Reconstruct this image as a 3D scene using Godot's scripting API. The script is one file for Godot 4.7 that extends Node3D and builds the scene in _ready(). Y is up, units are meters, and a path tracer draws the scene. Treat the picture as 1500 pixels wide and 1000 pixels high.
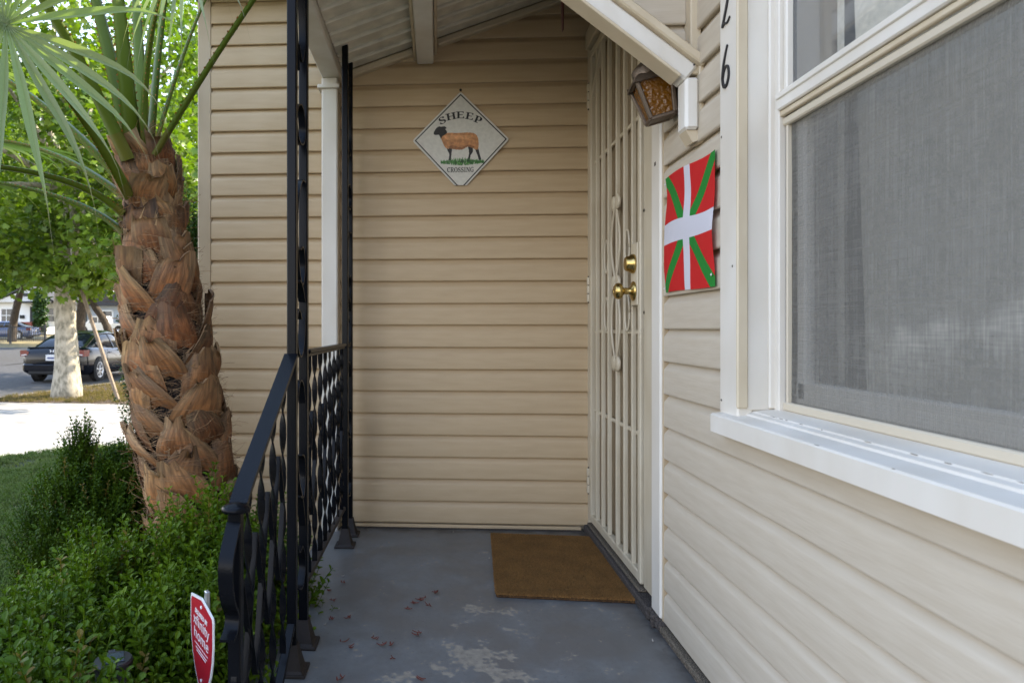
extends Node3D

var M := {}
var used := {}
var rng := RandomNumberGenerator.new()

# ---------------------------------------------------------------- mesh builder
class MB:
	var st := SurfaceTool.new()
	var tint := Color(1, 1, 1)
	var use_tint := false
	func _init() -> void:
		st.begin(Mesh.PRIMITIVE_TRIANGLES)
		st.set_smooth_group(-1)
	func flat() -> MB:
		st.set_smooth_group(-1)
		return self
	func smooth(g := 0) -> MB:
		st.set_smooth_group(g)
		return self
	func color(c: Color) -> MB:
		tint = c
		use_tint = true
		return self
	func v(p: Vector3, uv := Vector2.ZERO) -> void:
		if use_tint:
			st.set_color(tint)
		st.set_uv(uv)
		st.add_vertex(p)
	func tri(a: Vector3, b: Vector3, c: Vector3, ua := Vector2.ZERO, ub := Vector2.ZERO, uc := Vector2.ZERO) -> void:
		v(a, ua); v(c, uc); v(b, ub)
	# corners counter-clockwise as seen from outside
	func quad(a: Vector3, b: Vector3, c: Vector3, d: Vector3, ua := Vector2(0, 1), ub := Vector2(1, 1), uc := Vector2(1, 0), ud := Vector2(0, 0)) -> void:
		tri(a, b, c, ua, ub, uc)
		tri(a, c, d, ua, uc, ud)
	func box(c: Vector3, size: Vector3, bev := 0.0, bas := Basis.IDENTITY) -> MB:
		var h := size * 0.5
		var P := func(x: float, y: float, z: float) -> Vector3: return c + bas * Vector3(x, y, z)
		bev = minf(bev, minf(h.x, minf(h.y, h.z)) * 0.9)
		if bev <= 0.0:
			for ax in 3:
				for s in [-1.0, 1.0]:
					var n := Vector3.ZERO; n[ax] = s
					var u := Vector3.ZERO; u[(ax + 1) % 3] = 1.0
					var w := Vector3.ZERO; w[(ax + 2) % 3] = s
					var q := []
					for k in [[-1, -1], [1, -1], [1, 1], [-1, 1]]:
						q.append(c + bas * ((n + u * k[0] + w * k[1]) * h))
					quad(q[0], q[1], q[2], q[3])
			return self
		# chamfered: point for corner (sx,sy,sz) on face axis a
		var cp := func(s: Vector3, a: int) -> Vector3:
			var p := s * (h - Vector3(bev, bev, bev))
			p[a] = s[a] * h[a]
			return c + bas * p
		for ax in 3:
			var u := (ax + 1) % 3
			var w := (ax + 2) % 3
			for s in [-1.0, 1.0]:
				var q := []
				for k in [[-1, -1], [1, -1], [1, 1], [-1, 1]]:
					var sv := Vector3.ZERO
					sv[ax] = s; sv[u] = k[0]; sv[w] = k[1] * s
					q.append(cp.call(sv, ax))
				quad(q[0], q[1], q[2], q[3])
			for su in [-1.0, 1.0]:
				for sw in [-1.0, 1.0]:
					var s0 := Vector3.ZERO
					s0[u] = su; s0[w] = sw
					var s1 := s0
					s0[ax] = -1.0; s1[ax] = 1.0
					var a0: Vector3 = cp.call(s0, u)
					var b0: Vector3 = cp.call(s1, u)
					var b1: Vector3 = cp.call(s1, w)
					var a1: Vector3 = cp.call(s0, w)
					if su * sw > 0: quad(a0, a1, b1, b0)
					else: quad(a0, b0, b1, a1)
		for sx in [-1.0, 1.0]:
			for sy in [-1.0, 1.0]:
				for sz in [-1.0, 1.0]:
					var s := Vector3(sx, sy, sz)
					if sx * sy * sz > 0: tri(cp.call(s, 0), cp.call(s, 1), cp.call(s, 2))
					else: tri(cp.call(s, 0), cp.call(s, 2), cp.call(s, 1))
		return self
	func bar(a: Vector3, b: Vector3, w: float, d: float, up := Vector3.UP, bev := 0.0) -> MB:
		var f := (b - a).normalized()
		if absf(f.dot(up)) > 0.99: up = Vector3.RIGHT
		var s := f.cross(up).normalized()
		var u := s.cross(f).normalized()
		return box((a + b) * 0.5, Vector3(w, d, a.distance_to(b)), bev, Basis(s, u, -f))
	func tube(pts: PackedVector3Array, rad, sides := 8, caps := true) -> MB:
		var n := pts.size()
		var prev := []
		var side := Vector3.ZERO
		for i in n:
			var t := (pts[mini(i + 1, n - 1)] - pts[maxi(i - 1, 0)]).normalized()
			if side == Vector3.ZERO:
				side = t.cross(Vector3.UP if absf(t.y) < 0.9 else Vector3.RIGHT).normalized()
			side = (side - t * side.dot(t)).normalized()
			var up := t.cross(side)
			var r: float = rad[i] if rad is Array or rad is PackedFloat32Array else rad
			var ring := []
			for k in sides:
				var a := TAU * k / sides
				ring.append(pts[i] + (side * cos(a) + up * sin(a)) * r)
			if i > 0:
				for k in sides:
					var k2 := (k + 1) % sides
					var u0 := float(k) / sides
					var u1 := float(k + 1) / sides
					quad(prev[k], prev[k2], ring[k2], ring[k], Vector2(u0, i - 1), Vector2(u1, i - 1), Vector2(u1, i), Vector2(u0, i))
			if caps and (i == 0 or i == n - 1):
				for k in range(1, sides - 1):
					if i == 0: tri(ring[0], ring[k + 1], ring[k])
					else: tri(ring[0], ring[k], ring[k + 1])
			prev = ring
		return self
	# profile of (radius, y) from bottom to top
	func lathe(prof: Array, segs := 16, xf := Transform3D.IDENTITY) -> MB:
		for i in prof.size() - 1:
			var p: Vector2 = prof[i]
			var q: Vector2 = prof[i + 1]
			for k in segs:
				var a := TAU * k / segs
				var b := TAU * (k + 1) / segs
				var A := xf * Vector3(cos(a) * p.x, p.y, -sin(a) * p.x)
				var B := xf * Vector3(cos(b) * p.x, p.y, -sin(b) * p.x)
				var Cc := xf * Vector3(cos(b) * q.x, q.y, -sin(b) * q.x)
				var D := xf * Vector3(cos(a) * q.x, q.y, -sin(a) * q.x)
				if p.x > 1e-5: tri(A, B, Cc if q.x > 1e-5 else D)
				if q.x > 1e-5: tri(A, Cc, D)
		return self
	# flat outline (counter-clockwise seen from +z of xf), thickness d towards -z
	func prism(poly: PackedVector2Array, d: float, xf := Transform3D.IDENTITY, back := true) -> MB:
		if Geometry2D.is_polygon_clockwise(poly): # y-down convention: "clockwise" there is counter-clockwise here
			poly = poly.duplicate()
			poly.reverse()
		var area := 0.0
		for i in poly.size():
			area += poly[i].cross(poly[(i + 1) % poly.size()])
		if area < 0.0: poly.reverse()
		var ix := Geometry2D.triangulate_polygon(poly)
		for i in range(0, ix.size(), 3):
			var a := poly[ix[i]]; var b := poly[ix[i + 1]]; var c := poly[ix[i + 2]]
			if (b - a).cross(c - a) < 0.0:
				var t := b; b = c; c = t
			tri(xf * Vector3(a.x, a.y, 0), xf * Vector3(b.x, b.y, 0), xf * Vector3(c.x, c.y, 0), a, b, c)
			if back: tri(xf * Vector3(a.x, a.y, -d), xf * Vector3(c.x, c.y, -d), xf * Vector3(b.x, b.y, -d), a, c, b)
		if d > 0.0:
			for i in poly.size():
				var a := poly[i]; var b := poly[(i + 1) % poly.size()]
				quad(xf * Vector3(a.x, a.y, -d), xf * Vector3(b.x, b.y, -d), xf * Vector3(b.x, b.y, 0), xf * Vector3(a.x, a.y, 0))
		return self
	# rectangular bar bent along a path; wdir[i] = direction of its width
	func strip(pts: PackedVector3Array, wdirs: PackedVector3Array, w, t: float) -> MB:
		var n := pts.size()
		var prev := []
		for i in n:
			var f := (pts[mini(i + 1, n - 1)] - pts[maxi(i - 1, 0)]).normalized()
			var s := wdirs[i if wdirs.size() > 1 else 0]
			s = (s - f * s.dot(f)).normalized()
			var u := s.cross(f)
			var ww: float = w[i] if w is Array or w is PackedFloat32Array else w
			var a := s * ww * 0.5
			var b := u * t * 0.5
			var ring := [pts[i] - a - b, pts[i] + a - b, pts[i] + a + b, pts[i] - a + b]
			if i > 0:
				for k in 4:
					smooth(k + 1)
					var k2 := (k + 1) % 4
					quad(prev[k], ring[k], ring[k2], prev[k2])
				smooth(0)
			flat()
			if i == 0: quad(ring[0], ring[1], ring[2], ring[3])
			if i == n - 1: quad(ring[3], ring[2], ring[1], ring[0])
			prev = ring
		return self
	func mesh() -> ArrayMesh:
		st.generate_normals()
		return st.commit()

# ---------------------------------------------------------------- scene helpers
func named(parent: Node, called: String) -> String:
	var key := str(parent.get_instance_id()) + called
	var n: int = used.get(key, 0)
	used[key] = n + 1
	return called if n == 0 else "%s_%03d" % [called, n]

func put(node: Node3D, called: String, parent: Node = self) -> Node3D:
	node.name = named(parent, called)
	parent.add_child(node, true)
	return node

func part(called: String, mb, m, parent: Node = self, at := Transform3D.IDENTITY) -> MeshInstance3D:
	var o := MeshInstance3D.new()
	o.mesh = mb.mesh() if mb is MB else mb
	o.material_override = M[m] if m is String else m
	o.transform = at
	put(o, called, parent)
	return o

func tag(o: Node, label: String, category: String, group := "", kind := "") -> Node:
	if label: o.set_meta("label", label)
	if category: o.set_meta("category", category)
	if group: o.set_meta("group", group)
	if kind: o.set_meta("kind", kind)
	return o

func thing(called: String, label: String, category: String, at := Vector3.ZERO, turn := 0.0, group := "") -> Node3D:
	var o := Node3D.new()
	o.position = at
	o.rotation.y = turn
	put(o, called)
	tag(o, label, category, group)
	return o

func structure(called: String, mb, m) -> MeshInstance3D:
	var o := part(called, mb, m)
	o.set_meta("kind", "structure")
	return o

func many(called: String, mesh: Mesh, m, xfs: Array, parent: Node, cols = null) -> MultiMeshInstance3D:
	var mm := MultiMesh.new()
	mm.transform_format = MultiMesh.TRANSFORM_3D
	mm.use_colors = cols != null
	mm.mesh = mesh
	mm.instance_count = xfs.size()
	for i in xfs.size():
		mm.set_instance_transform(i, xfs[i])
		if cols != null: mm.set_instance_color(i, cols[i])
	var o := MultiMeshInstance3D.new()
	o.multimesh = mm
	o.material_override = M[m] if m is String else m
	put(o, called, parent)
	o.set_meta("kind", "stuff")
	return o

func copy_of(o: Node3D, called: String, label := "") -> Node3D:
	var c: Node3D = o.duplicate()
	put(c, called)
	if label: c.set_meta("label", label)
	return c

# ---------------------------------------------------------------- materials
func lin(r: float, g: float, b: float, a := 1.0) -> Color:
	return Color(r, g, b, a).linear_to_srgb()

func noise_tex(size: int, freq: float, oct: int, sd: int, lo := Color.BLACK, hi := Color.WHITE, type := FastNoiseLite.TYPE_SIMPLEX_SMOOTH, warp := 0.0, mid = null) -> NoiseTexture2D:
	var n := FastNoiseLite.new()
	n.noise_type = type
	n.seed = sd
	n.frequency = freq
	n.fractal_octaves = oct
	if warp > 0.0:
		n.domain_warp_enabled = true
		n.domain_warp_amplitude = warp
		n.domain_warp_frequency = freq * 0.7
	var t := NoiseTexture2D.new()
	t.width = size; t.height = size
	t.seamless = true
	t.noise = n
	var g := Gradient.new()
	g.set_color(0, lo); g.set_color(1, hi)
	if mid != null:
		g.add_point(0.5, mid)
	t.color_ramp = g
	return t

func mat(key: String, col: Color, rough := 0.6, o := {}) -> StandardMaterial3D:
	var m := StandardMaterial3D.new()
	m.resource_name = key
	m.albedo_color = col
	m.roughness = rough
	m.metallic = o.get("metal", 0.0)
	m.metallic_specular = o.get("spec", 0.5)
	if o.has("tex"): m.albedo_texture = o.tex
	if o.has("bump"):
		m.heightmap_enabled = true
		m.heightmap_texture = o.bump
		m.heightmap_scale = o.get("bump_cm", 0.1)
	if o.has("rtex"):
		m.roughness_texture = o.rtex
	if o.has("tri"):
		m.uv1_triplanar = true
		m.uv1_world_triplanar = o.get("world", true)
		m.uv1_scale = o.tri
		m.uv1_triplanar_sharpness = 4.0
	elif o.has("uvs"): m.uv1_scale = o.uvs
	if o.get("vc", false): m.vertex_color_use_as_albedo = true
	if o.has("back"):
		m.backlight_enabled = true
		m.backlight = o.back
	if o.has("alpha"):
		m.transparency = BaseMaterial3D.TRANSPARENCY_ALPHA
		m.albedo_color.a = o.alpha
	if o.has("coat"):
		m.clearcoat_enabled = true
		m.clearcoat = o.coat
		m.clearcoat_roughness = 0.08
	if o.has("rim"):
		m.rim_enabled = true
		m.rim = o.rim
		m.rim_tint = 0.7
	m.cull_mode = BaseMaterial3D.CULL_DISABLED
	M[key] = m
	return m

func g(v: float) -> Color:
	return Color(v, v, v)

func make_materials() -> void:
	var grain := noise_tex(512, 0.012, 4, 3, g(0.0), g(1.0), FastNoiseLite.TYPE_SIMPLEX_SMOOTH, 30.0)
	var speck := noise_tex(512, 0.05, 4, 9)
	var cloud := noise_tex(512, 0.008, 4, 11, g(0.82), g(1.0))
	var cloud2 := noise_tex(512, 0.006, 5, 12, g(0.7), g(1.0))
	var dirt := noise_tex(512, 0.006, 5, 14, Color(0.92, 0.90, 0.87), Color(1, 1, 1))
	var faint := noise_tex(512, 0.006, 5, 15, Color(0.955, 0.945, 0.93), Color(1, 1, 1))
	var fib := noise_tex(512, 0.03, 4, 21)
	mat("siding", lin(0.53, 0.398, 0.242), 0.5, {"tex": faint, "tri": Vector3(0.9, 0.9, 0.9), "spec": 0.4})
	M.siding.heightmap_enabled = true
	M.siding.heightmap_texture = grain
	M.siding.heightmap_scale = 0.022
	M.siding.uv1_scale = Vector3(1.3, 11.0, 1.3)
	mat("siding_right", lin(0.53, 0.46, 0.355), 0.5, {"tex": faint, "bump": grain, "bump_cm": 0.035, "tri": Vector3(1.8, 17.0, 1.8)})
	mat("trim_tan", lin(0.47, 0.37, 0.24), 0.5, {"tex": dirt, "tri": Vector3(2, 0.7, 2)})
	mat("cream", lin(0.62, 0.53, 0.38), 0.45, {"tex": dirt, "tri": Vector3(2.3, 1.1, 2.3)})
	mat("door_cream", lin(0.57, 0.50, 0.37), 0.4, {"tex": dirt, "tri": Vector3(3, 1.0, 3)})
	mat("door_inner", lin(0.29, 0.225, 0.14), 0.6, {"tex": dirt, "tri": Vector3(3, 1.0, 3)})
	mat("white_paint", lin(0.74, 0.70, 0.62), 0.42, {"tex": dirt, "tri": Vector3(0.9, 0.5, 0.9), "bump": speck, "bump_cm": 0.01})
	mat("white_trim", lin(0.76, 0.73, 0.66), 0.45, {"tex": dirt, "tri": Vector3(1.7, 0.8, 1.7)})
	mat("stain", lin(0.50, 0.40, 0.28), 0.8, {"tex": speck, "tri": Vector3(8, 5, 8)})
	mat("caulk_crack", lin(0.05, 0.04, 0.03), 0.95)
	mat("soffit", lin(0.80, 0.74, 0.60), 0.55, {"tex": cloud, "tri": Vector3(2, 2, 2)})
	mat("iron", lin(0.004, 0.0045, 0.006), 0.27, {"bump": speck, "bump_cm": 0.02, "tri": Vector3(6, 6, 6), "spec": 0.24})
	mat("iron_rust", lin(0.018, 0.012, 0.009), 0.7, {"bump": speck, "bump_cm": 0.1, "tri": Vector3(9, 9, 9)})
	mat("brass", lin(0.50, 0.36, 0.13), 0.26, {"metal": 1.0})
	mat("pewter", lin(0.15, 0.115, 0.085), 0.5, {"metal": 0.8, "bump": speck, "bump_cm": 0.05, "tri": Vector3(9, 9, 9)})
	mat("amber", lin(0.17, 0.068, 0.004), 0.2, {"bump": noise_tex(256, 0.03, 2, 5), "bump_cm": 0.35, "tri": Vector3(7, 7, 7), "world": false, "back": lin(0.3, 0.12, 0.01)})
	mat("dark", lin(0.02, 0.02, 0.02), 0.8)
	mat("wall_core", lin(0.3, 0.25, 0.18), 0.9)
	mat("room", lin(0.25, 0.22, 0.19), 0.9)
	mat("shingle", lin(0.10, 0.085, 0.075), 0.95, {"tex": speck, "tri": Vector3(3, 3, 3)})
	mat("stone", lin(0.16, 0.13, 0.11), 0.95, {"tex": noise_tex(256, 0.06, 4, 33, g(0.35), g(1.0)), "bump": speck, "bump_cm": 0.6, "tri": Vector3(7, 7, 7)})
	mat("concrete", lin(0.44, 0.41, 0.365), 0.92, {"tex": cloud2, "bump": speck, "bump_cm": 0.1, "tri": Vector3(0.7, 0.7, 0.7)})
	mat("concrete_old", lin(0.33, 0.29, 0.26), 0.92, {"tex": cloud2, "bump": speck, "bump_cm": 0.1, "tri": Vector3(0.6, 0.6, 0.6)})
	mat("asphalt", lin(0.085, 0.083, 0.085), 0.9, {"tex": noise_tex(512, 0.02, 5, 41, g(0.6), g(1.0)), "bump": speck, "bump_cm": 0.2, "tri": Vector3(0.5, 0.5, 0.5)})
	mat("soil", lin(0.16, 0.105, 0.062), 0.98, {"tex": noise_tex(512, 0.015, 5, 43, g(0.4), g(1.0)), "bump": speck, "bump_cm": 1.0, "tri": Vector3(0.9, 0.9, 0.9)})
	mat("lawn_soil", lin(0.045, 0.055, 0.024), 0.98, {"tex": noise_tex(512, 0.015, 5, 44, g(0.5), g(1.0)), "tri": Vector3(0.7, 0.7, 0.7)})
	mat("dry_grass", lin(0.27, 0.22, 0.10), 0.95, {"tex": cloud2, "tri": Vector3(0.3, 0.3, 0.3)})
	mat("grass", lin(1, 1, 1), 0.9, {"vc": true, "spec": 0.2, "back": lin(0.6, 0.8, 0.2)})
	mat("leaf", lin(1, 1, 1), 0.42, {"vc": true, "back": lin(0.85, 1.0, 0.16)})
	mat("box_leaf", lin(1, 1, 1), 0.40, {"vc": true, "back": lin(0.55, 0.75, 0.06), "spec": 0.28})
	mat("twig", lin(0.10, 0.085, 0.04), 0.9)
	mat("bark", lin(0.13, 0.095, 0.065), 0.95, {"tex": noise_tex(256, 0.03, 5, 51, g(0.35), g(1.0)), "bump": speck, "bump_cm": 1.0, "tri": Vector3(2, 0.5, 2)})
	mat("sycamore_bark", lin(1, 1, 1), 0.85, {"tex": noise_tex(512, 0.02, 4, 53, lin(0.11, 0.10, 0.065), lin(0.52, 0.46, 0.36), FastNoiseLite.TYPE_CELLULAR, 40.0, lin(0.36, 0.32, 0.24)), "bump": speck, "bump_cm": 0.5, "tri": Vector3(1.1, 0.6, 1.1)})
	mat("boot", lin(1, 1, 1), 0.72, {"vc": true, "tex": noise_tex(512, 0.012, 5, 61, g(0.55), g(1.0)), "bump": fib, "bump_cm": 0.12, "uvs": Vector3(1.2, 0.25, 1)})
	mat("palm_core", lin(0.07, 0.035, 0.018), 0.95, {"tex": fib, "bump": fib, "bump_cm": 1.0, "tri": Vector3(9, 1.5, 9)})
	mat("fibre", lin(1, 1, 1), 0.85, {"vc": true, "back": lin(0.3, 0.2, 0.1)})
	mat("petiole", lin(1, 1, 1), 0.5, {"vc": true, "spec": 0.35, "back": lin(0.12, 0.2, 0.03)})
	mat("frond", lin(1, 1, 1), 0.38, {"vc": true, "back": lin(0.75, 0.9, 0.25), "tex": noise_tex(256, 0.04, 3, 71, g(0.75), g(1.0)), "uvs": Vector3(14, 0.05, 1)})
	mat("coir", lin(1, 1, 1), 0.95, {"vc": true})
	mat("coir_base", lin(0.16, 0.075, 0.022), 0.95, {"tex": noise_tex(512, 0.02, 4, 81, g(0.55), g(1.0)), "bump": speck, "bump_cm": 0.6, "tri": Vector3(5, 5, 5)})
	mat("black", lin(0.012, 0.012, 0.013), 0.5)
	mat("black_plastic", lin(0.015, 0.015, 0.016), 0.42)
	mat("solar_cell", lin(0.02, 0.03, 0.06), 0.12)
	mat("solar_lens", lin(0.05, 0.05, 0.055), 0.1)
	mat("galv", lin(0.5, 0.5, 0.5), 0.35, {"metal": 0.8})
	mat("sign_white", lin(0.7, 0.7, 0.68), 0.35)
	mat("sign_red", lin(0.42, 0.008, 0.025), 0.35, {"tex": noise_tex(256, 0.12, 2, 83, Color(0.86, 0.8, 0.82), Color(1, 1, 1)), "tri": Vector3(4, 4, 4)})
	mat("pane", lin(0.9, 0.93, 0.92), 0.02, {"alpha": 0.06})
	mat("screen_frame", lin(0.55, 0.48, 0.36), 0.5)
	mat("gasket", lin(0.02, 0.02, 0.02), 0.6)
	mat("curtain", lin(0.66, 0.62, 0.50), 0.9, {"tex": noise_tex(256, 0.03, 3, 85, g(0.86), g(1.0)), "tri": Vector3(6, 6, 6), "back": lin(0.2, 0.18, 0.15)})
	mat("car_black", lin(0.004, 0.005, 0.009), 0.14, {"coat": 0.25, "spec": 0.35})
	mat("car_white", lin(0.75, 0.75, 0.74), 0.3, {"coat": 0.6})
	mat("car_blue", lin(0.03, 0.06, 0.16), 0.25, {"coat": 0.8})
	mat("car_glass", lin(0.012, 0.016, 0.022), 0.05)
	mat("tyre", lin(0.02, 0.02, 0.02), 0.85)
	mat("alloy", lin(0.55, 0.56, 0.58), 0.3, {"metal": 0.9})
	mat("tail_red", lin(0.16, 0.006, 0.01), 0.15, {"coat": 1.0})
	mat("tail_clear", lin(0.6, 0.55, 0.55), 0.15)
	mat("plate", lin(0.7, 0.7, 0.72), 0.4)
	mat("plate_print", lin(0.10, 0.12, 0.25), 0.5)
	mat("house_white", lin(0.72, 0.71, 0.68), 0.8)
	mat("house_grey", lin(0.34, 0.37, 0.40), 0.8)
	mat("roof_grey", lin(0.22, 0.21, 0.21), 0.9, {"tex": speck, "tri": Vector3(1, 1, 1)})
	mat("brick_red", lin(0.20, 0.06, 0.045), 0.9)
	mat("wood_stake", lin(0.32, 0.24, 0.16), 0.8, {"tex": noise_tex(256, 0.02, 4, 91, g(0.6), g(1.0)), "tri": Vector3(8, 1, 8)})
	mat("pod", lin(0.10, 0.035, 0.03), 0.6)
	mat("debris", lin(0.16, 0.045, 0.03), 0.9)
	mat("debris_pale", lin(0.36, 0.33, 0.29), 0.9)
func _ready() -> void:
	rng.seed = 7
	# camera: eye 0.915 m above the porch floor, level, looking 3.6 degrees left of the front wall's line
	var cam := Camera3D.new()
	cam.name = "camera"
	add_child(cam)
	cam.position = Vector3(0, 0.915, 0)
	cam.rotation.y = atan(0.062)
	var attr := CameraAttributesPhysical.new()
	attr.frustum_near = 0.05
	attr.frustum_far = 600.0
	attr.frustum_focal_length = 24.0
	attr.frustum_focus_distance = 2.3
	attr.exposure_aperture = 6.3
	cam.attributes = attr
	cam.projection = Camera3D.PROJECTION_FRUSTUM
	cam.near = 0.05
	cam.far = 600.0
	cam.size = 0.05
	cam.frustum_offset = Vector2(0.172, -0.020) * 0.05
	cam.current = true
	# sky and exposure
	var env := Environment.new()
	env.background_mode = Environment.BG_SKY
	var sky_mat := ProceduralSkyMaterial.new()
	sky_mat.sky_top_color = Color(0.52, 0.61, 0.755)
	sky_mat.sky_horizon_color = Color(0.97, 0.95, 0.91)
	sky_mat.sky_curve = 0.16
	sky_mat.ground_bottom_color = Color(0.30, 0.28, 0.25)
	sky_mat.ground_horizon_color = Color(0.62, 0.62, 0.60)
	sky_mat.sun_angle_max = 12.0
	var sky := Sky.new()
	sky.sky_material = sky_mat
	env.sky = sky
	env.background_energy_multiplier = 1.8
	env.tonemap_mode = Environment.TONE_MAPPER_LINEAR
	env.tonemap_exposure = 3.1
	env.sdfgi_enabled = true
	env.ssao_enabled = true
	env.ssil_enabled = true
	var we := WorldEnvironment.new()
	we.name = "environment"
	we.environment = env
	add_child(we)
	# sun: ahead and to the right, behind the house
	var sun := DirectionalLight3D.new()
	sun.name = "sun"
	add_child(sun)
	sun.light_color = Color(1.0, 0.95, 0.86)
	sun.light_energy = 1.6
	sun.light_angular_distance = 0.5
	sun.shadow_enabled = true
	sun.look_at_from_position(Vector3(0.71, 0.62, -0.40) * 50.0, Vector3.ZERO)
	make_materials()
	# large structure
	build_ground()
	build_house()
	build_porch_roof()
	# objects
	build_window()
	build_door()
	build_ironwork()
	build_lantern()
	build_sheep_sign()
	build_flag()
	build_numbers()
	build_mat()
	build_palm()
	build_hedge()
	build_garden_things()
	build_street_trees()
	build_cars()
	build_far_houses()
	build_small_things()

# ---------------------------------------------------------------- ground
func far_height(d: float) -> float:
	return lerpf(-0.6, 0.32, smoothstep(24.0, 85.0, d))

func build_ground() -> void:
	# terrain: one sheet to the horizon, rising gently beyond the street
	var st := MB.new()
	var rr := [0.0, 4.0, 8.0, 14.0, 20.0, 26.0, 34.0, 44.0, 56.0, 70.0, 90.0, 140.0, 260.0, 520.0]
	st.smooth()
	for i in rr.size() - 1:
		for k in 40:
			var a0 := TAU * k / 40.0
			var a1 := TAU * (k + 1) / 40.0
			var f := func(r: float, a: float) -> Vector3: return Vector3(cos(a) * r, far_height(r) - 0.03, -sin(a) * r)
			if i > 0: st.quad(f.call(rr[i], a0), f.call(rr[i + 1], a0), f.call(rr[i + 1], a1), f.call(rr[i], a1))
			else: st.tri(f.call(0.0, 0.0), f.call(rr[1], a0), f.call(rr[1], a1))
	structure("ground", st, "dry_grass")
	# street, running beside the house line
	var rd := MB.new().smooth()
	var zs := [12.0, 0.0, -8.0, -16.0, -22.0, -28.0, -36.0, -46.0, -58.0, -72.0, -90.0, -140.0]
	for i in zs.size() - 1:
		var xs := [-8.2, -12.0, -17.0]
		for j in 2:
			var y := func(x: float, z: float) -> float: return far_height(Vector2(x, z).length()) + 0.0
			var x0: float = xs[j]; var x1: float = xs[j + 1]; var z0: float = zs[i]; var z1: float = zs[i + 1]
			rd.quad(Vector3(x1, y.call(x1, z0), z0), Vector3(x0, y.call(x0, z0), z0), Vector3(x0, y.call(x0, z1), z1), Vector3(x1, y.call(x1, z1), z1))
	structure("road", rd, "asphalt")
	# side street that crosses farther on
	var sd := MB.new().smooth()
	for k in 12:
		var xa := -17.0 - 6.0 * k
		var xb := xa - 6.0
		var h := func(x: float, z: float) -> float: return far_height(Vector2(x, z).length()) + 0.004
		sd.quad(Vector3(xb, h.call(xb, -24.0), -24.0), Vector3(xa, h.call(xa, -24.0), -24.0), Vector3(xa, h.call(xa, -40.0), -40.0), Vector3(xb, h.call(xb, -40.0), -40.0))
	structure("side_street", sd, "asphalt")
	# raised plot: lawn, planting strip and pavements stand a kerb's height above the street
	var poly := func(called: String, pts: Array, y: float, depth: float, m: String) -> MeshInstance3D:
		var p := PackedVector2Array()
		for q in pts: p.append(Vector2(q[0], -q[1]))
		return structure(called, MB.new().prism(p, depth, Transform3D(Basis(Vector3.RIGHT, Vector3.FORWARD, Vector3.UP), Vector3(0, y, 0))), m)
	poly.call("pavement_base", [[-8.72, 12], [-8.72, -13.0], [-8.1, -17.4], [-7.6, -60], [12, -60], [12, 12]], -0.512, 0.2, "concrete_old")
	var pave := Node3D.new()
	put(pave, "pavement")
	pave.set_meta("kind", "structure")
	# concrete slabs of the pavement and drive
	for i in 6:
		for j in 12:
			var x := -8.66 + 1.32 * i
			var z := -5.0 - 1.6 * j
			if z < -12.2 and x < -5.6: continue
			if x > -1.3 and z > -10.0: continue
			part("slab", MB.new().box(Vector3(x + 0.655, -0.511 + 0.002 * ((i * 3 + j * 5) % 4), z - 0.795), Vector3(1.305, 0.022, 1.585), 0.006), "concrete", pave)
	poly.call("lawn", [[-1.0, 8], [-5.9, 8], [-5.9, -5.9], [-4.71, -7.09], [-3.74, -8.1], [-3.2, -8.6], [-1.0, -9.0]], -0.492, 0.1, "lawn_soil")
	poly.call("planting_strip", [[-8.95, -12.55], [-8.72, -13.1], [-8.22, -17.2], [-7.7, -34], [-6.2, -34], [-5.7, -12.25]], -0.486, 0.1, "soil")
	var kerb := MB.new()
	var kp := [Vector3(-8.80, -0.53, 12), Vector3(-8.80, -0.53, -13.2), Vector3(-8.22, -0.53, -17.4), Vector3(-7.7, -0.53, -60)]
	for i in 3: kerb.bar(kp[i], kp[i + 1], 0.16, 0.10, Vector3.UP, 0.02)
	structure("kerb", kerb, "concrete_old")
	# grass
	var gm := MB.new()
	for k in 9:
		var a := rng.randf() * TAU
		var o := Vector3(rng.randf_range(-0.03, 0.03), 0, rng.randf_range(-0.03, 0.03))
		var d := Vector3(cos(a), 0, sin(a))
		var s := Vector3(-d.z, 0, d.x) * 0.0022
		var h := rng.randf_range(0.03, 0.06)
		var mid := o + d * h * 0.25 + Vector3.UP * h * 0.7
		var tip := o + d * h * 0.8 + Vector3.UP * h
		var c := rng.randf_range(0.7, 1.3)
		gm.color(Color(c, c, c))
		gm.quad(o - s, o + s, mid + s, mid - s)
		gm.tri(mid - s, mid + s, tip)
	var gmesh := gm.mesh()
	var xfs := []
	var cols := []
	var patch := FastNoiseLite.new()
	patch.seed = 5; patch.frequency = 0.35
	var lawn := PackedVector2Array([Vector2(-1.2, -0.2), Vector2(-5.9, -0.2), Vector2(-5.9, -5.9), Vector2(-4.71, -7.09), Vector2(-3.74, -8.1), Vector2(-3.2, -8.6), Vector2(-1.2, -9.0)])
	while xfs.size() < 42000:
		var p := Vector2(rng.randf_range(-5.9, -1.2), rng.randf_range(-8.9, -0.3))
		if not Geometry2D.is_point_in_polygon(p, lawn): continue
		var n := patch.get_noise_2d(p.x * 3.0, p.y * 3.0)
		if n < -0.25 and rng.randf() < 0.75: continue
		var s := rng.randf_range(0.7, 1.25) * (1.0 + 0.5 * n)
		xfs.append(Transform3D(Basis(Vector3.UP, rng.randf() * TAU).scaled(Vector3(1, s, 1)), Vector3(p.x, -0.492, p.y)))
		var dry := clampf(0.12 - n * 0.5 + rng.randf_range(-0.12, 0.12), 0.0, 1.0)
		cols.append(Color(0.125, 0.170, 0.050).lerp(Color(0.28, 0.25, 0.11), dry))
	var gr := many("lawn_grass", gmesh, "grass", xfs, self, cols)
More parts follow.
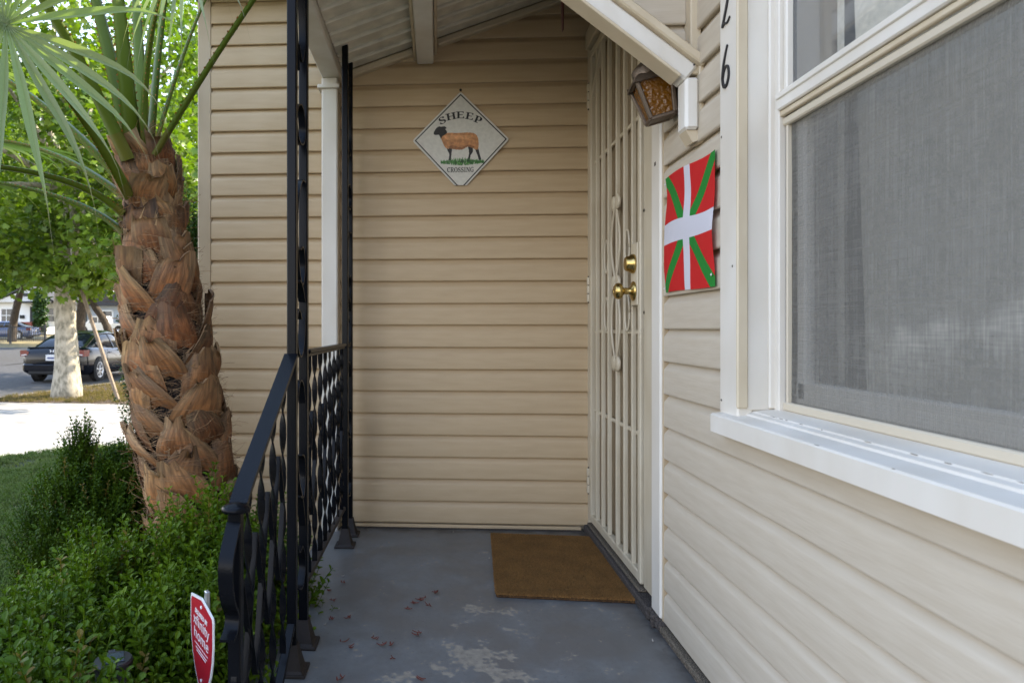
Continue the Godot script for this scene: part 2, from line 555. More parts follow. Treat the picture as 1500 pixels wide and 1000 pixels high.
	tag(gr, "short green lawn grass left of the hedge, in the shade of the house", "grass")
	# leaf litter and dry weeds round the street tree
	xfs = []
	cols = []
	for k in 2600:
		var p := Vector2(rng.randf_range(-8.7, -5.9), rng.randf_range(-17.0, -12.4))
		if rng.randf() < 0.55 and p.distance_to(Vector2(-7.45, -13.3)) > 1.3: continue
		if p.x < lerpf(-8.72, -8.22, clampf((-13.1 - p.y) / 4.1, 0, 1)): continue
		xfs.append(Transform3D(Basis(Vector3.UP, rng.randf() * TAU).scaled(Vector3.ONE * rng.randf_range(0.7, 1.5)), Vector3(p.x, -0.486, p.y)))
		cols.append(Color(0.24, 0.17, 0.08).lerp(Color(0.15, 0.12, 0.05), rng.randf()))
	tag(many("dry_weeds", gmesh, "grass", xfs, self, cols), "dry weeds and leaf litter on the brown strip around the street tree", "weeds")

# ---------------------------------------------------------------- house
# one vinyl course: n = outward, along = direction of length
func course(len: float, pitch: float) -> MB:
	var m := MB.new()
	# profile in (n, y): butt rolled under, face leaning back to the lock of the course above
	var pr := [Vector2(0.0, 0.004), Vector2(0.0150, 0.0), Vector2(0.0183, 0.0022), Vector2(0.0188, 0.006), Vector2(0.0175, pitch * 0.71), Vector2(0.0163, pitch * 0.77), Vector2(0.0095, pitch * 0.86), Vector2(0.0025, pitch * 0.96), Vector2(0.0015, pitch + 0.006), Vector2(0.0, pitch + 0.006)]
	var segs := 1
	for i in pr.size() - 1:
		if i >= 1 and i <= 7: m.smooth(1)
		else: m.flat()
		m.quad(Vector3(0, pr[i].y, pr[i].x), Vector3(len, pr[i].y, pr[i].x), Vector3(len, pr[i + 1].y, pr[i + 1].x), Vector3(0, pr[i + 1].y, pr[i + 1].x))
	m.flat()
	for e in [0.0, len]:
		for i in range(1, pr.size() - 1):
			var a := Vector3(e, pr[0].y, 0)
			var b := Vector3(e, pr[i].y, pr[i].x)
			var c := Vector3(e, pr[i + 1].y, pr[i + 1].x)
			if e > 0.0: m.tri(a, b, c)
			else: m.tri(a, c, b)
	return m

func siding(parent: Node3D, m: String, origin: Vector3, along: Vector3, y0: float, pitch: float, rows: int, spans: Callable) -> void:
	var n := along.cross(Vector3.UP).normalized()
	var cache := {}
	for k in rows:
		var y := y0 + pitch * k
		for s in spans.call(y):
			var key := "%.3f" % (s[1] - s[0])
			if not cache.has(key): cache[key] = course(s[1] - s[0], pitch).mesh()
			var wob := rng.randf_range(-0.0012, 0.0012)
			part("siding_board", cache[key], m, parent, Transform3D(Basis(along, Vector3.UP, n), origin + along * s[0] + Vector3.UP * (y + wob) + n * rng.randf_range(0.0, 0.0012)))

var house: Node3D

func build_house() -> void:
	house = thing("house", "tan vinyl sided house with white window, security door and covered porch", "house", Vector3(0.69, 0, -3.13))
	var rel := Vector3(-0.69, 0, 3.13)
	var T := Transform3D(Basis.IDENTITY, rel)
	# porch back wall: end wall of the wing that stands out towards the street
	var bw := part("back_wall", MB.new().box(Vector3(-0.19, 1.05, -3.24), Vector3(1.84, 3.1, 0.2)), "wall_core", house, T)
	# (children of a part are placed in the part's own axes, which are the world's)
	siding(bw, "siding", Vector3(-1.05, 0, -3.138), Vector3.RIGHT, 0.024, 0.1003, 31, func(_y): return [[0.0, 1.736]])
	siding(bw, "siding", Vector3(-1.05, 0, -3.138), Vector3.RIGHT, 0.024 - 0.1003 * 5, 0.1003, 5, func(_y): return [[0.0, 0.62]])
	part("starter_strip", MB.new().box(Vector3(0.10, 0.009, -3.128), Vector3(1.1, 0.018, 0.02), 0.003), "siding", bw)
	part("floor_gap", MB.new().box(Vector3(0.12, 0.002, -3.122), Vector3(1.12, 0.006, 0.024)), "caulk_crack", bw)
	part("corner_board", MB.new().box(Vector3(-1.083, 0.95, -3.145), Vector3(0.064, 3.0, 0.05), 0.004), "trim_tan", house, T)
	# wing behind it, with roof
	part("wing_wall", MB.new().box(Vector3(0.3, 0.98, -6.2), Vector3(2.76, 2.96, 5.7)), "siding_right", house, T)
	var gb := PackedVector2Array([Vector2(-1.13, 2.45), Vector2(3.6, 2.44), Vector2(3.6, 2.6), Vector2(1.15, 3.2), Vector2(-1.13, 2.6)])
	part("wing_roof", MB.new().prism(gb, 6.3, Transform3D(Basis.IDENTITY, Vector3(0, 0, -2.98))), "shingle", house, T)
	# front wall with the window: siding in front of a core, opening left free
	var fw := part("front_wall", MB.new()
		.box(Vector3(0.81, 0.05, 0.7), Vector3(0.2, 1.28, 5.86))
		.box(Vector3(0.81, 2.64, 0.2), Vector3(0.2, 1.02, 6.86))
		.box(Vector3(0.81, 1.41, -1.915), Vector3(0.2, 1.44, 0.63))
		.box(Vector3(0.81, 1.41, 1.665), Vector3(0.2, 1.44, 3.93)), "wall_core", house, T)
	siding(fw, "siding_right", Vector3(0.70, 0, -2.098), Vector3.BACK, 0.030, 0.098, 29, func(y):
		if y > 0.62 and y < 2.15: return [[0.0, 0.477], [1.85, 5.6]]
		return [[0.0, 5.6]])
	siding(fw, "siding_right", Vector3(0.70, 0, -1.6), Vector3.BACK, 0.030 - 0.098 * 5, 0.098, 5, func(_y): return [[0.0, 5.1]])
	part("channel", MB.new().box(Vector3(0.694, 1.2, -2.105), Vector3(0.030, 2.6, 0.013), 0.002), "trim_tan", house, T)
	# rest of the main house
	var body := PackedVector2Array([Vector2(0.91, -0.6), Vector2(6.5, -0.6), Vector2(6.5, 2.75), Vector2(0.91, 2.75)])
	var shell := MB.new()
	shell.box(Vector3(6.5, 1.05, 0.2), Vector3(0.2, 3.3, 6.86))
	shell.box(Vector3(3.65, 1.05, 3.55), Vector3(5.5, 3.3, 0.15))
	shell.box(Vector3(3.75, 1.05, -3.34), Vector3(5.3, 3.3, 0.2))
	shell.box(Vector3(3.65, 0.05, 0.2), Vector3(5.5, 0.1, 6.5))
	shell.box(Vector3(3.65, 2.6, 0.2), Vector3(5.5, 0.1, 6.5))
	shell.box(Vector3(2.6, 1.3, 0.2), Vector3(0.1, 2.4, 6.5))
	part("room_wall", shell, "room", house, T)
	var mr := PackedVector2Array([Vector2(0.45, 2.82), Vector2(7.0, 2.72), Vector2(7.0, 2.88), Vector2(3.6, 4.4), Vector2(0.45, 2.98)])
	part("roof", MB.new().prism(mr, 6.9, Transform3D(Basis.IDENTITY, Vector3(0, 0, 3.8))), "shingle", house, T)
	# porch slab and steps
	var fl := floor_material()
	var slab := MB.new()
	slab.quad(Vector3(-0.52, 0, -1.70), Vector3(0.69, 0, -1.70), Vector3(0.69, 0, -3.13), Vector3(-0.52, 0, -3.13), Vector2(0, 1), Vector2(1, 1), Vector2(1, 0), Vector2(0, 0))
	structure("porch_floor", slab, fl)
	structure("porch_slab", MB.new().box(Vector3(0.085, -0.254, -2.415), Vector3(1.21, 0.5, 1.43), 0.0), "concrete_old")
	var steps := MB.new()
	steps.box(Vector3(0.085, -0.34, -1.525), Vector3(1.21, 0.34, 0.35), 0.012)
	steps.box(Vector3(0.085, -0.42, -1.20), Vector3(1.21, 0.17, 0.30), 0.012)
	structure("porch_steps", steps, "concrete_old")
	structure("garden_path", MB.new().box(Vector3(0.085, -0.52, 1.5), Vector3(1.15, 0.08, 5.08), 0.01), "concrete_old")
	part("wall_foot", MB.new().box(Vector3(0.682, 0.010, -1.9), Vector3(0.03, 0.022, 0.42), 0.004), "stain", house, T)

func floor_material() -> StandardMaterial3D:
	var W := 900
	var Hh := 1060
	var im := Image.create(W, Hh, false, Image.FORMAT_RGB8)
	var rough := Image.create(W, Hh, false, Image.FORMAT_RGB8)
	var n1 := FastNoiseLite.new(); n1.seed = 3; n1.frequency = 0.012; n1.fractal_octaves = 5
	var n2 := FastNoiseLite.new(); n2.seed = 4; n2.frequency = 0.05; n2.fractal_octaves = 4
	var n3 := FastNoiseLite.new(); n3.seed = 8; n3.frequency = 0.004; n3.fractal_octaves = 4
	# worn places: centre x, z, radius x, radius z, strength
	var worn := [[0.17, -2.24, 0.085, 0.055, 0.80], [0.13, -2.10, 0.08, 0.05, 0.45], [0.26, -2.07, 0.06, 0.045, 0.55], [0.12, -1.90, 0.12, 0.09, 0.95], [0.02, -1.86, 0.12, 0.07, 0.55], [0.19, -1.82, 0.07, 0.07, 0.7], [-0.06, -1.79, 0.14, 0.05, 0.65], [0.22, -1.95, 0.06, 0.05, 0.35], [0.10, -1.75, 0.2, 0.05, 0.5]]
	for py in Hh:
		var z := lerpf(-3.13, -1.70, (py + 0.5) / Hh)
		for px in W:
			var x := lerpf(-0.52, 0.69, (px + 0.5) / W)
			var a := n1.get_noise_2d(px, py)
			var b := n2.get_noise_2d(px, py)
			var c := n3.get_noise_2d(px, py)
			var paint := Color(0.138, 0.143, 0.142) * (1.0 + 0.22 * a + 0.10 * b)
			paint = paint.lerp(Color(0.120, 0.112, 0.102), clampf(0.30 + c * 1.3, 0.0, 0.65))
			var w := 0.0
			for k in worn:
				var d := Vector2((x - k[0]) / k[2], (z - k[1]) / k[3]).length()
				w = maxf(w, k[4] * clampf(1.35 - d, 0.0, 1.0))
			var bare := clampf((w + a * 1.0 + b * 0.6 - 0.60) * 5.0, 0.0, 1.0)
			if b + a * 0.4 > 0.62: bare = maxf(bare, 0.5)
			var conc := Color(0.265, 0.225, 0.17) * (1.0 + 0.3 * b)
			var col := paint.lerp(conc, bare * 0.85)
			var grime := 0.15 if a < -0.2 and absf(b) < 0.02 else 0.0
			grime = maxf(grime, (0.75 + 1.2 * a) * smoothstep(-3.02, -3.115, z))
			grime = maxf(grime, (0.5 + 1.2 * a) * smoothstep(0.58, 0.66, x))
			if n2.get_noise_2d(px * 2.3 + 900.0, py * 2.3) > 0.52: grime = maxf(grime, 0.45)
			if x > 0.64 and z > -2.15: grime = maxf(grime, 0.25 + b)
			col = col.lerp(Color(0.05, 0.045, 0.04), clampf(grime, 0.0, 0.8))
			im.set_pixel(px, py, col.linear_to_srgb())
			var rgh := clampf(0.42 + 0.12 * a + bare * 0.4, 0.2, 1.0)
			rough.set_pixel(px, py, Color(rgh, rgh, rgh))
	var m := mat("porch_paint", Color.WHITE, 1.0, {"tex": ImageTexture.create_from_image(im), "rtex": ImageTexture.create_from_image(rough)})
	return m

# ---------------------------------------------------------------- porch roof
func ceil_y(x: float) -> float:
	return 2.215 + 0.33 * x

func build_porch_roof() -> void:
	var rel := Vector3(-0.69, 0, 3.13)
	var T := Transform3D(Basis.IDENTITY, rel)
	var roof := part("porch_roof", MB.new().prism(PackedVector2Array([Vector2(-0.52, ceil_y(-0.52) + 0.03), Vector2(0.70, ceil_y(0.70) + 0.03), Vector2(0.70, ceil_y(0.70) + 0.12), Vector2(-0.52, ceil_y(-0.52) + 0.12)]), 1.55, Transform3D(Basis.IDENTITY, Vector3(0, 0, -1.60))), "shingle", house, T)
	# soffit strips run up the slope; each has a raised bead along one edge
	var up := Vector3(1, 0.33, 0).normalized()
	var nn := Vector3(0.33, -1, 0).normalized()
	for side in 2:
		var x0 := -0.43 if side == 0 else -0.012
		var x1 := -0.094 if side == 0 else 0.69
		var L := (x1 - x0) * sqrt(1.0 + 0.33 * 0.33)
		var z := -3.095
		var sm := MB.new()
		sm.box(Vector3(0, 0, 0), Vector3(L, 0.008, 0.094), 0.0015)
		sm.box(Vector3(0, -0.008, 0.052), Vector3(L, 0.020, 0.013), 0.005)
		var mesh := sm.mesh()
		while z < -1.70:
			var cx := (x0 + x1) * 0.5
			part("soffit_board", mesh, "soffit", roof, Transform3D(Basis(up, -nn, Vector3(0, 0, 1)), Vector3(cx, ceil_y(cx) + 0.012, z + 0.05)))
			z += 0.104
	# purlin in the middle, eave beam, trims along the wall
	part("beam", MB.new().box(Vector3(-0.053, 2.185, -2.37), Vector3(0.076, 0.135, 1.50), 0.005), "white_trim", roof)
	part("beam_strip", MB.new().box(Vector3(-0.099, 2.16, -2.37), Vector3(0.014, 0.05, 1.50), 0.003), "cream", roof)
	part("beam_strip", MB.new().box(Vector3(-0.006, 2.185, -2.37), Vector3(0.014, 0.05, 1.50), 0.003), "cream", roof)
	part("eave_beam", MB.new().box(Vector3(-0.475, 2.095, -2.37), Vector3(0.088, 0.105, 1.50), 0.005), "white_trim", roof)
	for side in 2:
		var a := Vector3(-0.43, ceil_y(-0.43) - 0.012, -3.105)
		var b := Vector3(-0.106, ceil_y(-0.106) - 0.012, -3.105)
		if side == 1:
			a = Vector3(0.0, ceil_y(0.0) - 0.012, -3.105)
			b = Vector3(0.69, ceil_y(0.69) - 0.012, -3.105)
		part("wall_moulding", MB.new().bar(a, b, 0.045, 0.03, Vector3.UP, 0.006), "cream", roof)
	# pilaster under the eave beam, against the wall
	var pil := part("pilaster", MB.new().box(Vector3(-0.483, 1.02, -3.085), Vector3(0.074, 2.05, 0.075), 0.006), "white_paint", house, T)
	part("pilaster_cap", MB.new().box(Vector3(-0.487, 2.0, -3.08), Vector3(0.10, 0.018, 0.09), 0.003), "white_paint", pil)
	# sided infill over the front opening with a sloping white edge that comes down to the wall
	var Z := -1.86
	var gablet := part("gable_panel", MB.new().prism(PackedVector2Array([Vector2(0.66, 1.63), Vector2(0.66, 2.42), Vector2(-0.06, 2.19)]), 0.02, Transform3D(Basis.IDENTITY, Vector3(0, 0, Z - 0.03))), "cream", house, T)
	for k in 9:
		var y := 1.633 + 0.094 * k
		var xl := 0.655 - (y - 1.60) / 0.80 - 0.03
		if y > 2.36: continue
		if y + 0.1 > 2.15: xl = maxf(xl, (y + 0.115 - 2.215) / 0.33)
		if 0.664 - xl < 0.03: continue
		part("siding_board", course(0.664 - xl, 0.094).mesh(), "siding_right", gablet, Transform3D(Basis.IDENTITY, Vector3(xl, y, Z - 0.028)))
	var d0 := Vector3(0.650, 1.560, Z)
	var dd := Vector3(-0.778, 0.628, 0).normalized()
	var nrm := Vector3(0.628, 0.778, 0).normalized()
	var L2 := 0.98
	var rake := MB.new()
	rake.bar(d0 + nrm * 0.026, d0 + nrm * 0.026 + dd * L2, 0.066, 0.050, nrm, 0.006)
	part("rake_board", rake, "white_trim", gablet)
	part("rake_edge", MB.new().bar(d0 + nrm * 0.063 - dd * 0.01 + Vector3(0, 0, 0.006), d0 + nrm * 0.063 + dd * L2 + Vector3(0, 0, 0.006), 0.085, 0.023, nrm, 0.004), "cream", gablet)
	part("rake_lip", MB.new().bar(d0 - nrm * 0.001 + dd * 0.02 + Vector3(0, 0, 0.008), d0 - nrm * 0.001 + dd * L2 + Vector3(0, 0, 0.008), 0.07, 0.008, nrm, 0.002), "cream", gablet)
	part("corner_post", MB.new().box(Vector3(0.679, 2.02, Z - 0.005), Vector3(0.028, 0.88, 0.06), 0.003), "cream", gablet)
	part("corner_post", MB.new().box(Vector3(0.690, 1.52, Z + 0.01), Vector3(0.014, 0.24, 0.05), 0.003), "cream", gablet)
	var blk := MB.new()
	blk.box(Vector3(0.664, 1.500, Z + 0.01), Vector3(0.036, 0.135, 0.062), 0.007)
	part("end_block", blk, "white_trim", gablet)
	part("end_foot", MB.new().prism(PackedVector2Array([Vector2(0.650, 1.432), Vector2(0.683, 1.432), Vector2(0.690, 1.408), Vector2(0.668, 1.40)]), 0.05, Transform3D(Basis.IDENTITY, Vector3(0, 0, Z + 0.03))), "cream", gablet)
	part("brace_nail", MB.new().box(Vector3(0.669, 1.600, Z + 0.038), Vector3(0.004, 0.003, 0.004)), "dark", gablet)

# ---------------------------------------------------------------- window
func build_window() -> void:
	var T := Transform3D(Basis.IDENTITY, Vector3(-0.69, 0, 3.13))
	var w := Node3D.new()
	put(w, "window", house)
	w.transform = T
	var z0 := -1.57   # far jamb
	var z1 := -0.33   # near jamb
	var yb := 0.733
	var yt := 2.08
	var zm := (z0 + z1) * 0.5
	# outer casing boards on the wall, jambs going back to the frame
	part("casing", MB.new().box(Vector3(0.688, 1.46, -1.619), Vector3(0.034, 1.50, 0.096), 0.004), "white_paint", w)
	part("casing", MB.new().box(Vector3(0.688, 1.46, -0.28), Vector3(0.034, 1.50, 0.096), 0.004), "white_paint", w)
	part("casing", MB.new().box(Vector3(0.688, 2.145, zm), Vector3(0.034, 0.126, 1.244), 0.004), "white_paint", w)
	part("casing_bead", MB.new().box(Vector3(0.680, 1.42, -1.5685), Vector3(0.024, 1.37, 0.009), 0.003), "cream", w)
	part("jamb", MB.new().box(Vector3(0.730, 1.42, -1.585), Vector3(0.080, 1.38, 0.030), 0.003), "white_paint", w)
	part("jamb", MB.new().box(Vector3(0.730, 1.42, -0.315), Vector3(0.080, 1.38, 0.030), 0.003), "white_paint", w)
	part("stop_bead", MB.new().box(Vector3(0.744, 1.42, -1.566), Vector3(0.016, 1.37, 0.010), 0.003), "white_paint", w)
	# stains and cracked caulk in the corners
	for k in 8:
		var y := rng.randf_range(0.75, 1.95)
		if rng.randf() < 0.6: y = rng.randf_range(0.74, 1.15)
		part("caulk_crack", MB.new().box(Vector3(0.6708, y, -1.5712), Vector3(0.0022, rng.randf_range(0.006, 0.05), rng.randf_range(0.0006, 0.0018)), 0.0, Basis(Vector3.RIGHT, rng.randf_range(-0.02, 0.02))), "stain" if k % 8 else "caulk_crack", w)
	for k in 5:
		part("nail_head", MB.new().lathe([Vector2(0.0, 0.0), Vector2(0.003, 0.0005), Vector2(0.0, 0.0012)], 8, Transform3D(Basis(Vector3.BACK, PI / 2), Vector3(0.6705, 0.745 + 0.31 * k, -1.655 + 0.06 * (k % 2)))), "stain", w)
	# sill: thick outer board with a lower nosing and a raised inner stool
	var sp := PackedVector2Array([Vector2(0.645, 0.672), Vector2(0.700, 0.672), Vector2(0.79, 0.690), Vector2(0.79, 0.735), Vector2(0.752, 0.7345), Vector2(0.7065, 0.729), Vector2(0.7035, 0.7262), Vector2(0.692, 0.7235), Vector2(0.689, 0.7195), Vector2(0.649, 0.7145), Vector2(0.645, 0.711)])
	var near_end := -0.22
	var far_end := -1.655
	var sx := Transform3D(Basis(Vector3.RIGHT, Vector3.UP, Vector3.BACK), Vector3(0, 0, near_end))
	var sill := part("sill", MB.new().prism(sp, near_end - far_end, sx), "white_paint", w)
	for k in 22:
		var z := rng.randf_range(-1.62, -0.6)
		var on_step := rng.randf() < 0.7
		var x := (0.7052 if on_step else 0.6485) + rng.randf_range(-0.001, 0.001)
		var y := 0.7285 if on_step else 0.7146
		var L := rng.randf_range(0.003, 0.016)
		var p := PackedVector2Array()
		for e in 7: p.append(Vector2(cos(TAU * e / 7.0) * rng.randf_range(0.0004, 0.0013), sin(TAU * e / 7.0) * L * rng.randf_range(0.5, 1.0)))
		part("paint_chip", MB.new().prism(p, 0.0008, Transform3D(Basis(Vector3.RIGHT, Vector3.FORWARD, Vector3.UP), Vector3(x, y, z))), "stain" if k % 6 else "caulk_crack", sill)
	# lower sash with its insect screen, upper sash standing proud of it
	var fx := 0.764
	part("track", MB.new().box(Vector3(0.757, 1.40, -1.556), Vector3(0.018, 1.34, 0.024), 0.002), "white_paint", w)
	part("track", MB.new().box(Vector3(0.757, 1.40, -0.342), Vector3(0.018, 1.34, 0.024), 0.002), "white_paint", w)
	part("gasket", MB.new().box(Vector3(0.7675, 1.06, -1.5415), Vector3(0.010, 0.64, 0.005)), "gasket", w)
	part("screen_frame", MB.new().box(Vector3(0.763, 0.7435, zm), Vector3(0.014, 0.019, 1.19), 0.003), "screen_frame", w)
	part("screen_frame", MB.new().box(Vector3(0.763, 1.365, zm), Vector3(0.014, 0.018, 1.19), 0.003), "screen_frame", w)
	part("screen_stile", MB.new().box(Vector3(0.7655, 1.055, -1.5355), Vector3(0.012, 0.61, 0.007), 0.002), "screen_frame", w)
	part("screen_stile", MB.new().box(Vector3(0.7655, 1.055, -0.365), Vector3(0.012, 0.61, 0.007), 0.002), "screen_frame", w)
	var sc := MB.new()
	var nz := 40
	for i in nz:
		for j in 14:
			var f := func(a: int, b: int) -> Vector3:
				var zz := lerpf(-1.533, -0.368, float(a) / nz)
				var yy := lerpf(0.752, 1.357, float(b) / 14.0)
				return Vector3(0.7685 + 0.0025 * sin(a * 0.35 + b * 0.2) * sin(PI * b / 14.0), yy, zz)
			var uv := func(a: int, b: int) -> Vector2: return Vector2(float(a) / nz, 1.0 - float(b) / 14.0)
			sc.smooth().quad(f.call(i, j), f.call(i + 1, j), f.call(i + 1, j + 1), f.call(i, j + 1), uv.call(i, j), uv.call(i + 1, j), uv.call(i + 1, j + 1), uv.call(i, j + 1))
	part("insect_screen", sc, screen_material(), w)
	part("lower_sash", MB.new().box(Vector3(0.785, 0.775, zm), Vector3(0.022, 0.05, 1.15), 0.004)
		.box(Vector3(0.785, 1.06, -1.505), Vector3(0.022, 0.60, 0.032), 0.004).box(Vector3(0.785, 1.06, -0.40), Vector3(0.022, 0.60, 0.032), 0.004)
		.box(Vector3(0.785, 1.372, zm), Vector3(0.022, 0.03, 1.15), 0.003), "white_trim", w)
	part("pane", MB.new().box(Vector3(0.787, 1.07, zm), Vector3(0.003, 0.58, 1.09)), "pane", w)
	var us := MB.new()
	us.box(Vector3(0.752, 1.407, zm), Vector3(0.018, 0.036, 1.19), 0.003)
	us.box(Vector3(0.7445, 1.419, zm), Vector3(0.010, 0.014, 1.19), 0.002)
	part("meeting_rail", us, "white_paint", w)
	part("rail_lip", MB.new().box(Vector3(0.7555, 1.3825, zm), Vector3(0.012, 0.012, 1.19), 0.002), "cream", w)
	part("upper_sash", MB.new().box(Vector3(0.766, 1.74, -1.537), Vector3(0.018, 0.64, 0.014), 0.003).box(Vector3(0.766, 1.74, -0.36), Vector3(0.018, 0.64, 0.014), 0.003).box(Vector3(0.766, 2.055, zm), Vector3(0.018, 0.04, 1.19), 0.003), "white_paint", w)
	part("gasket", MB.new().box(Vector3(0.774, 1.74, -1.5275), Vector3(0.006, 0.62, 0.005)), "gasket", w)
	part("pane", MB.new().box(Vector3(0.772, 1.74, zm), Vector3(0.003, 0.62, 1.16)), "pane", w)
	# curtain behind the glass, in shallow folds
	var cm := MB.new().smooth()
	var n := 110
	for layer in 2:
		var a0 := -1.488 if layer == 0 else -1.452
		var b0 := -1.462 if layer == 0 else -0.36
		for i in n:
			for j in 6:
				var f := func(a: int, b: int) -> Vector3:
					var t := float(a) / n
					var zz := lerpf(a0, b0, t)
					var yy := lerpf(0.74, 2.1, float(b) / 6.0)
					var edge := (0.066 - 0.0115 * b) * clampf(1.0 - t * 3.0, 0.0, 1.0) if layer == 1 else 0.0
					return Vector3(0.842 + 0.003 * sin(zz * 23.0 + b * 0.15), yy, zz + edge)
				cm.quad(f.call(i, j), f.call(i + 1, j), f.call(i + 1, j + 1), f.call(i, j + 1))
	part("curtain", cm, "curtain", w)

func screen_material() -> StandardMaterial3D:
	# woven mesh: partly open, with slubs along the threads
	var W := 1024
	var Hh := 600
	var im := Image.create(W, Hh, false, Image.FORMAT_RGBA8)
	var nv := FastNoiseLite.new(); nv.seed = 31; nv.frequency = 0.03; nv.fractal_octaves = 3
	var nb := FastNoiseLite.new(); nb.seed = 32; nb.frequency = 0.006; nb.fractal_octaves = 4
	var r := RandomNumberGenerator.new(); r.seed = 5
	var colv := PackedFloat32Array(); colv.resize(W)
	for x in W: colv[x] = r.randf_range(-1.0, 1.0)
	var rowv := PackedFloat32Array(); rowv.resize(Hh)
	for y in Hh: rowv[y] = r.randf_range(-1.0, 1.0)
	for y in Hh:
		for x in W:
			var s := 0.55 * nv.get_noise_2d(x * 4.0, y * 0.5) + 0.40 * nv.get_noise_2d(x * 0.5, y * 4.0 + 300.0)
			var d := nb.get_noise_2d(x, y)
			var al := 0.63 + 0.10 * colv[x] * (0.6 + s) + 0.05 * rowv[y] + 0.07 * s + 0.04 * d
			var u := float(x) / W
			var v := float(y) / Hh
			# reflection painted as a paler, denser band low on the mesh, upper edge wavering
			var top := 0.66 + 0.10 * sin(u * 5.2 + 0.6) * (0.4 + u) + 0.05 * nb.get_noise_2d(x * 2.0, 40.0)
			var painted_glare := smoothstep(-0.01, 0.05, v - top) * (1.0 - smoothstep(0.0, 0.22, v - top)) * smoothstep(0.12, 0.3, u) * (0.5 + 0.8 * s + 0.8 * d)
			al += 0.10 * painted_glare
			var c := 0.172 * (1.0 + 0.18 * s + 0.10 * d + 0.10 * colv[x] + 0.04 * rowv[y] + 0.6 * maxf(painted_glare, 0.0))
			im.set_pixel(x, y, Color(c * 1.04, c * 0.975, c * 0.83, 1.0).linear_to_srgb() * Color(1, 1, 1, 0) + Color(0, 0, 0, clampf(al, 0.35, 0.92)))
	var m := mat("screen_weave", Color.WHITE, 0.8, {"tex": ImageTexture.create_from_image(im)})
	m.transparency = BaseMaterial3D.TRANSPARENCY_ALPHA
	return m

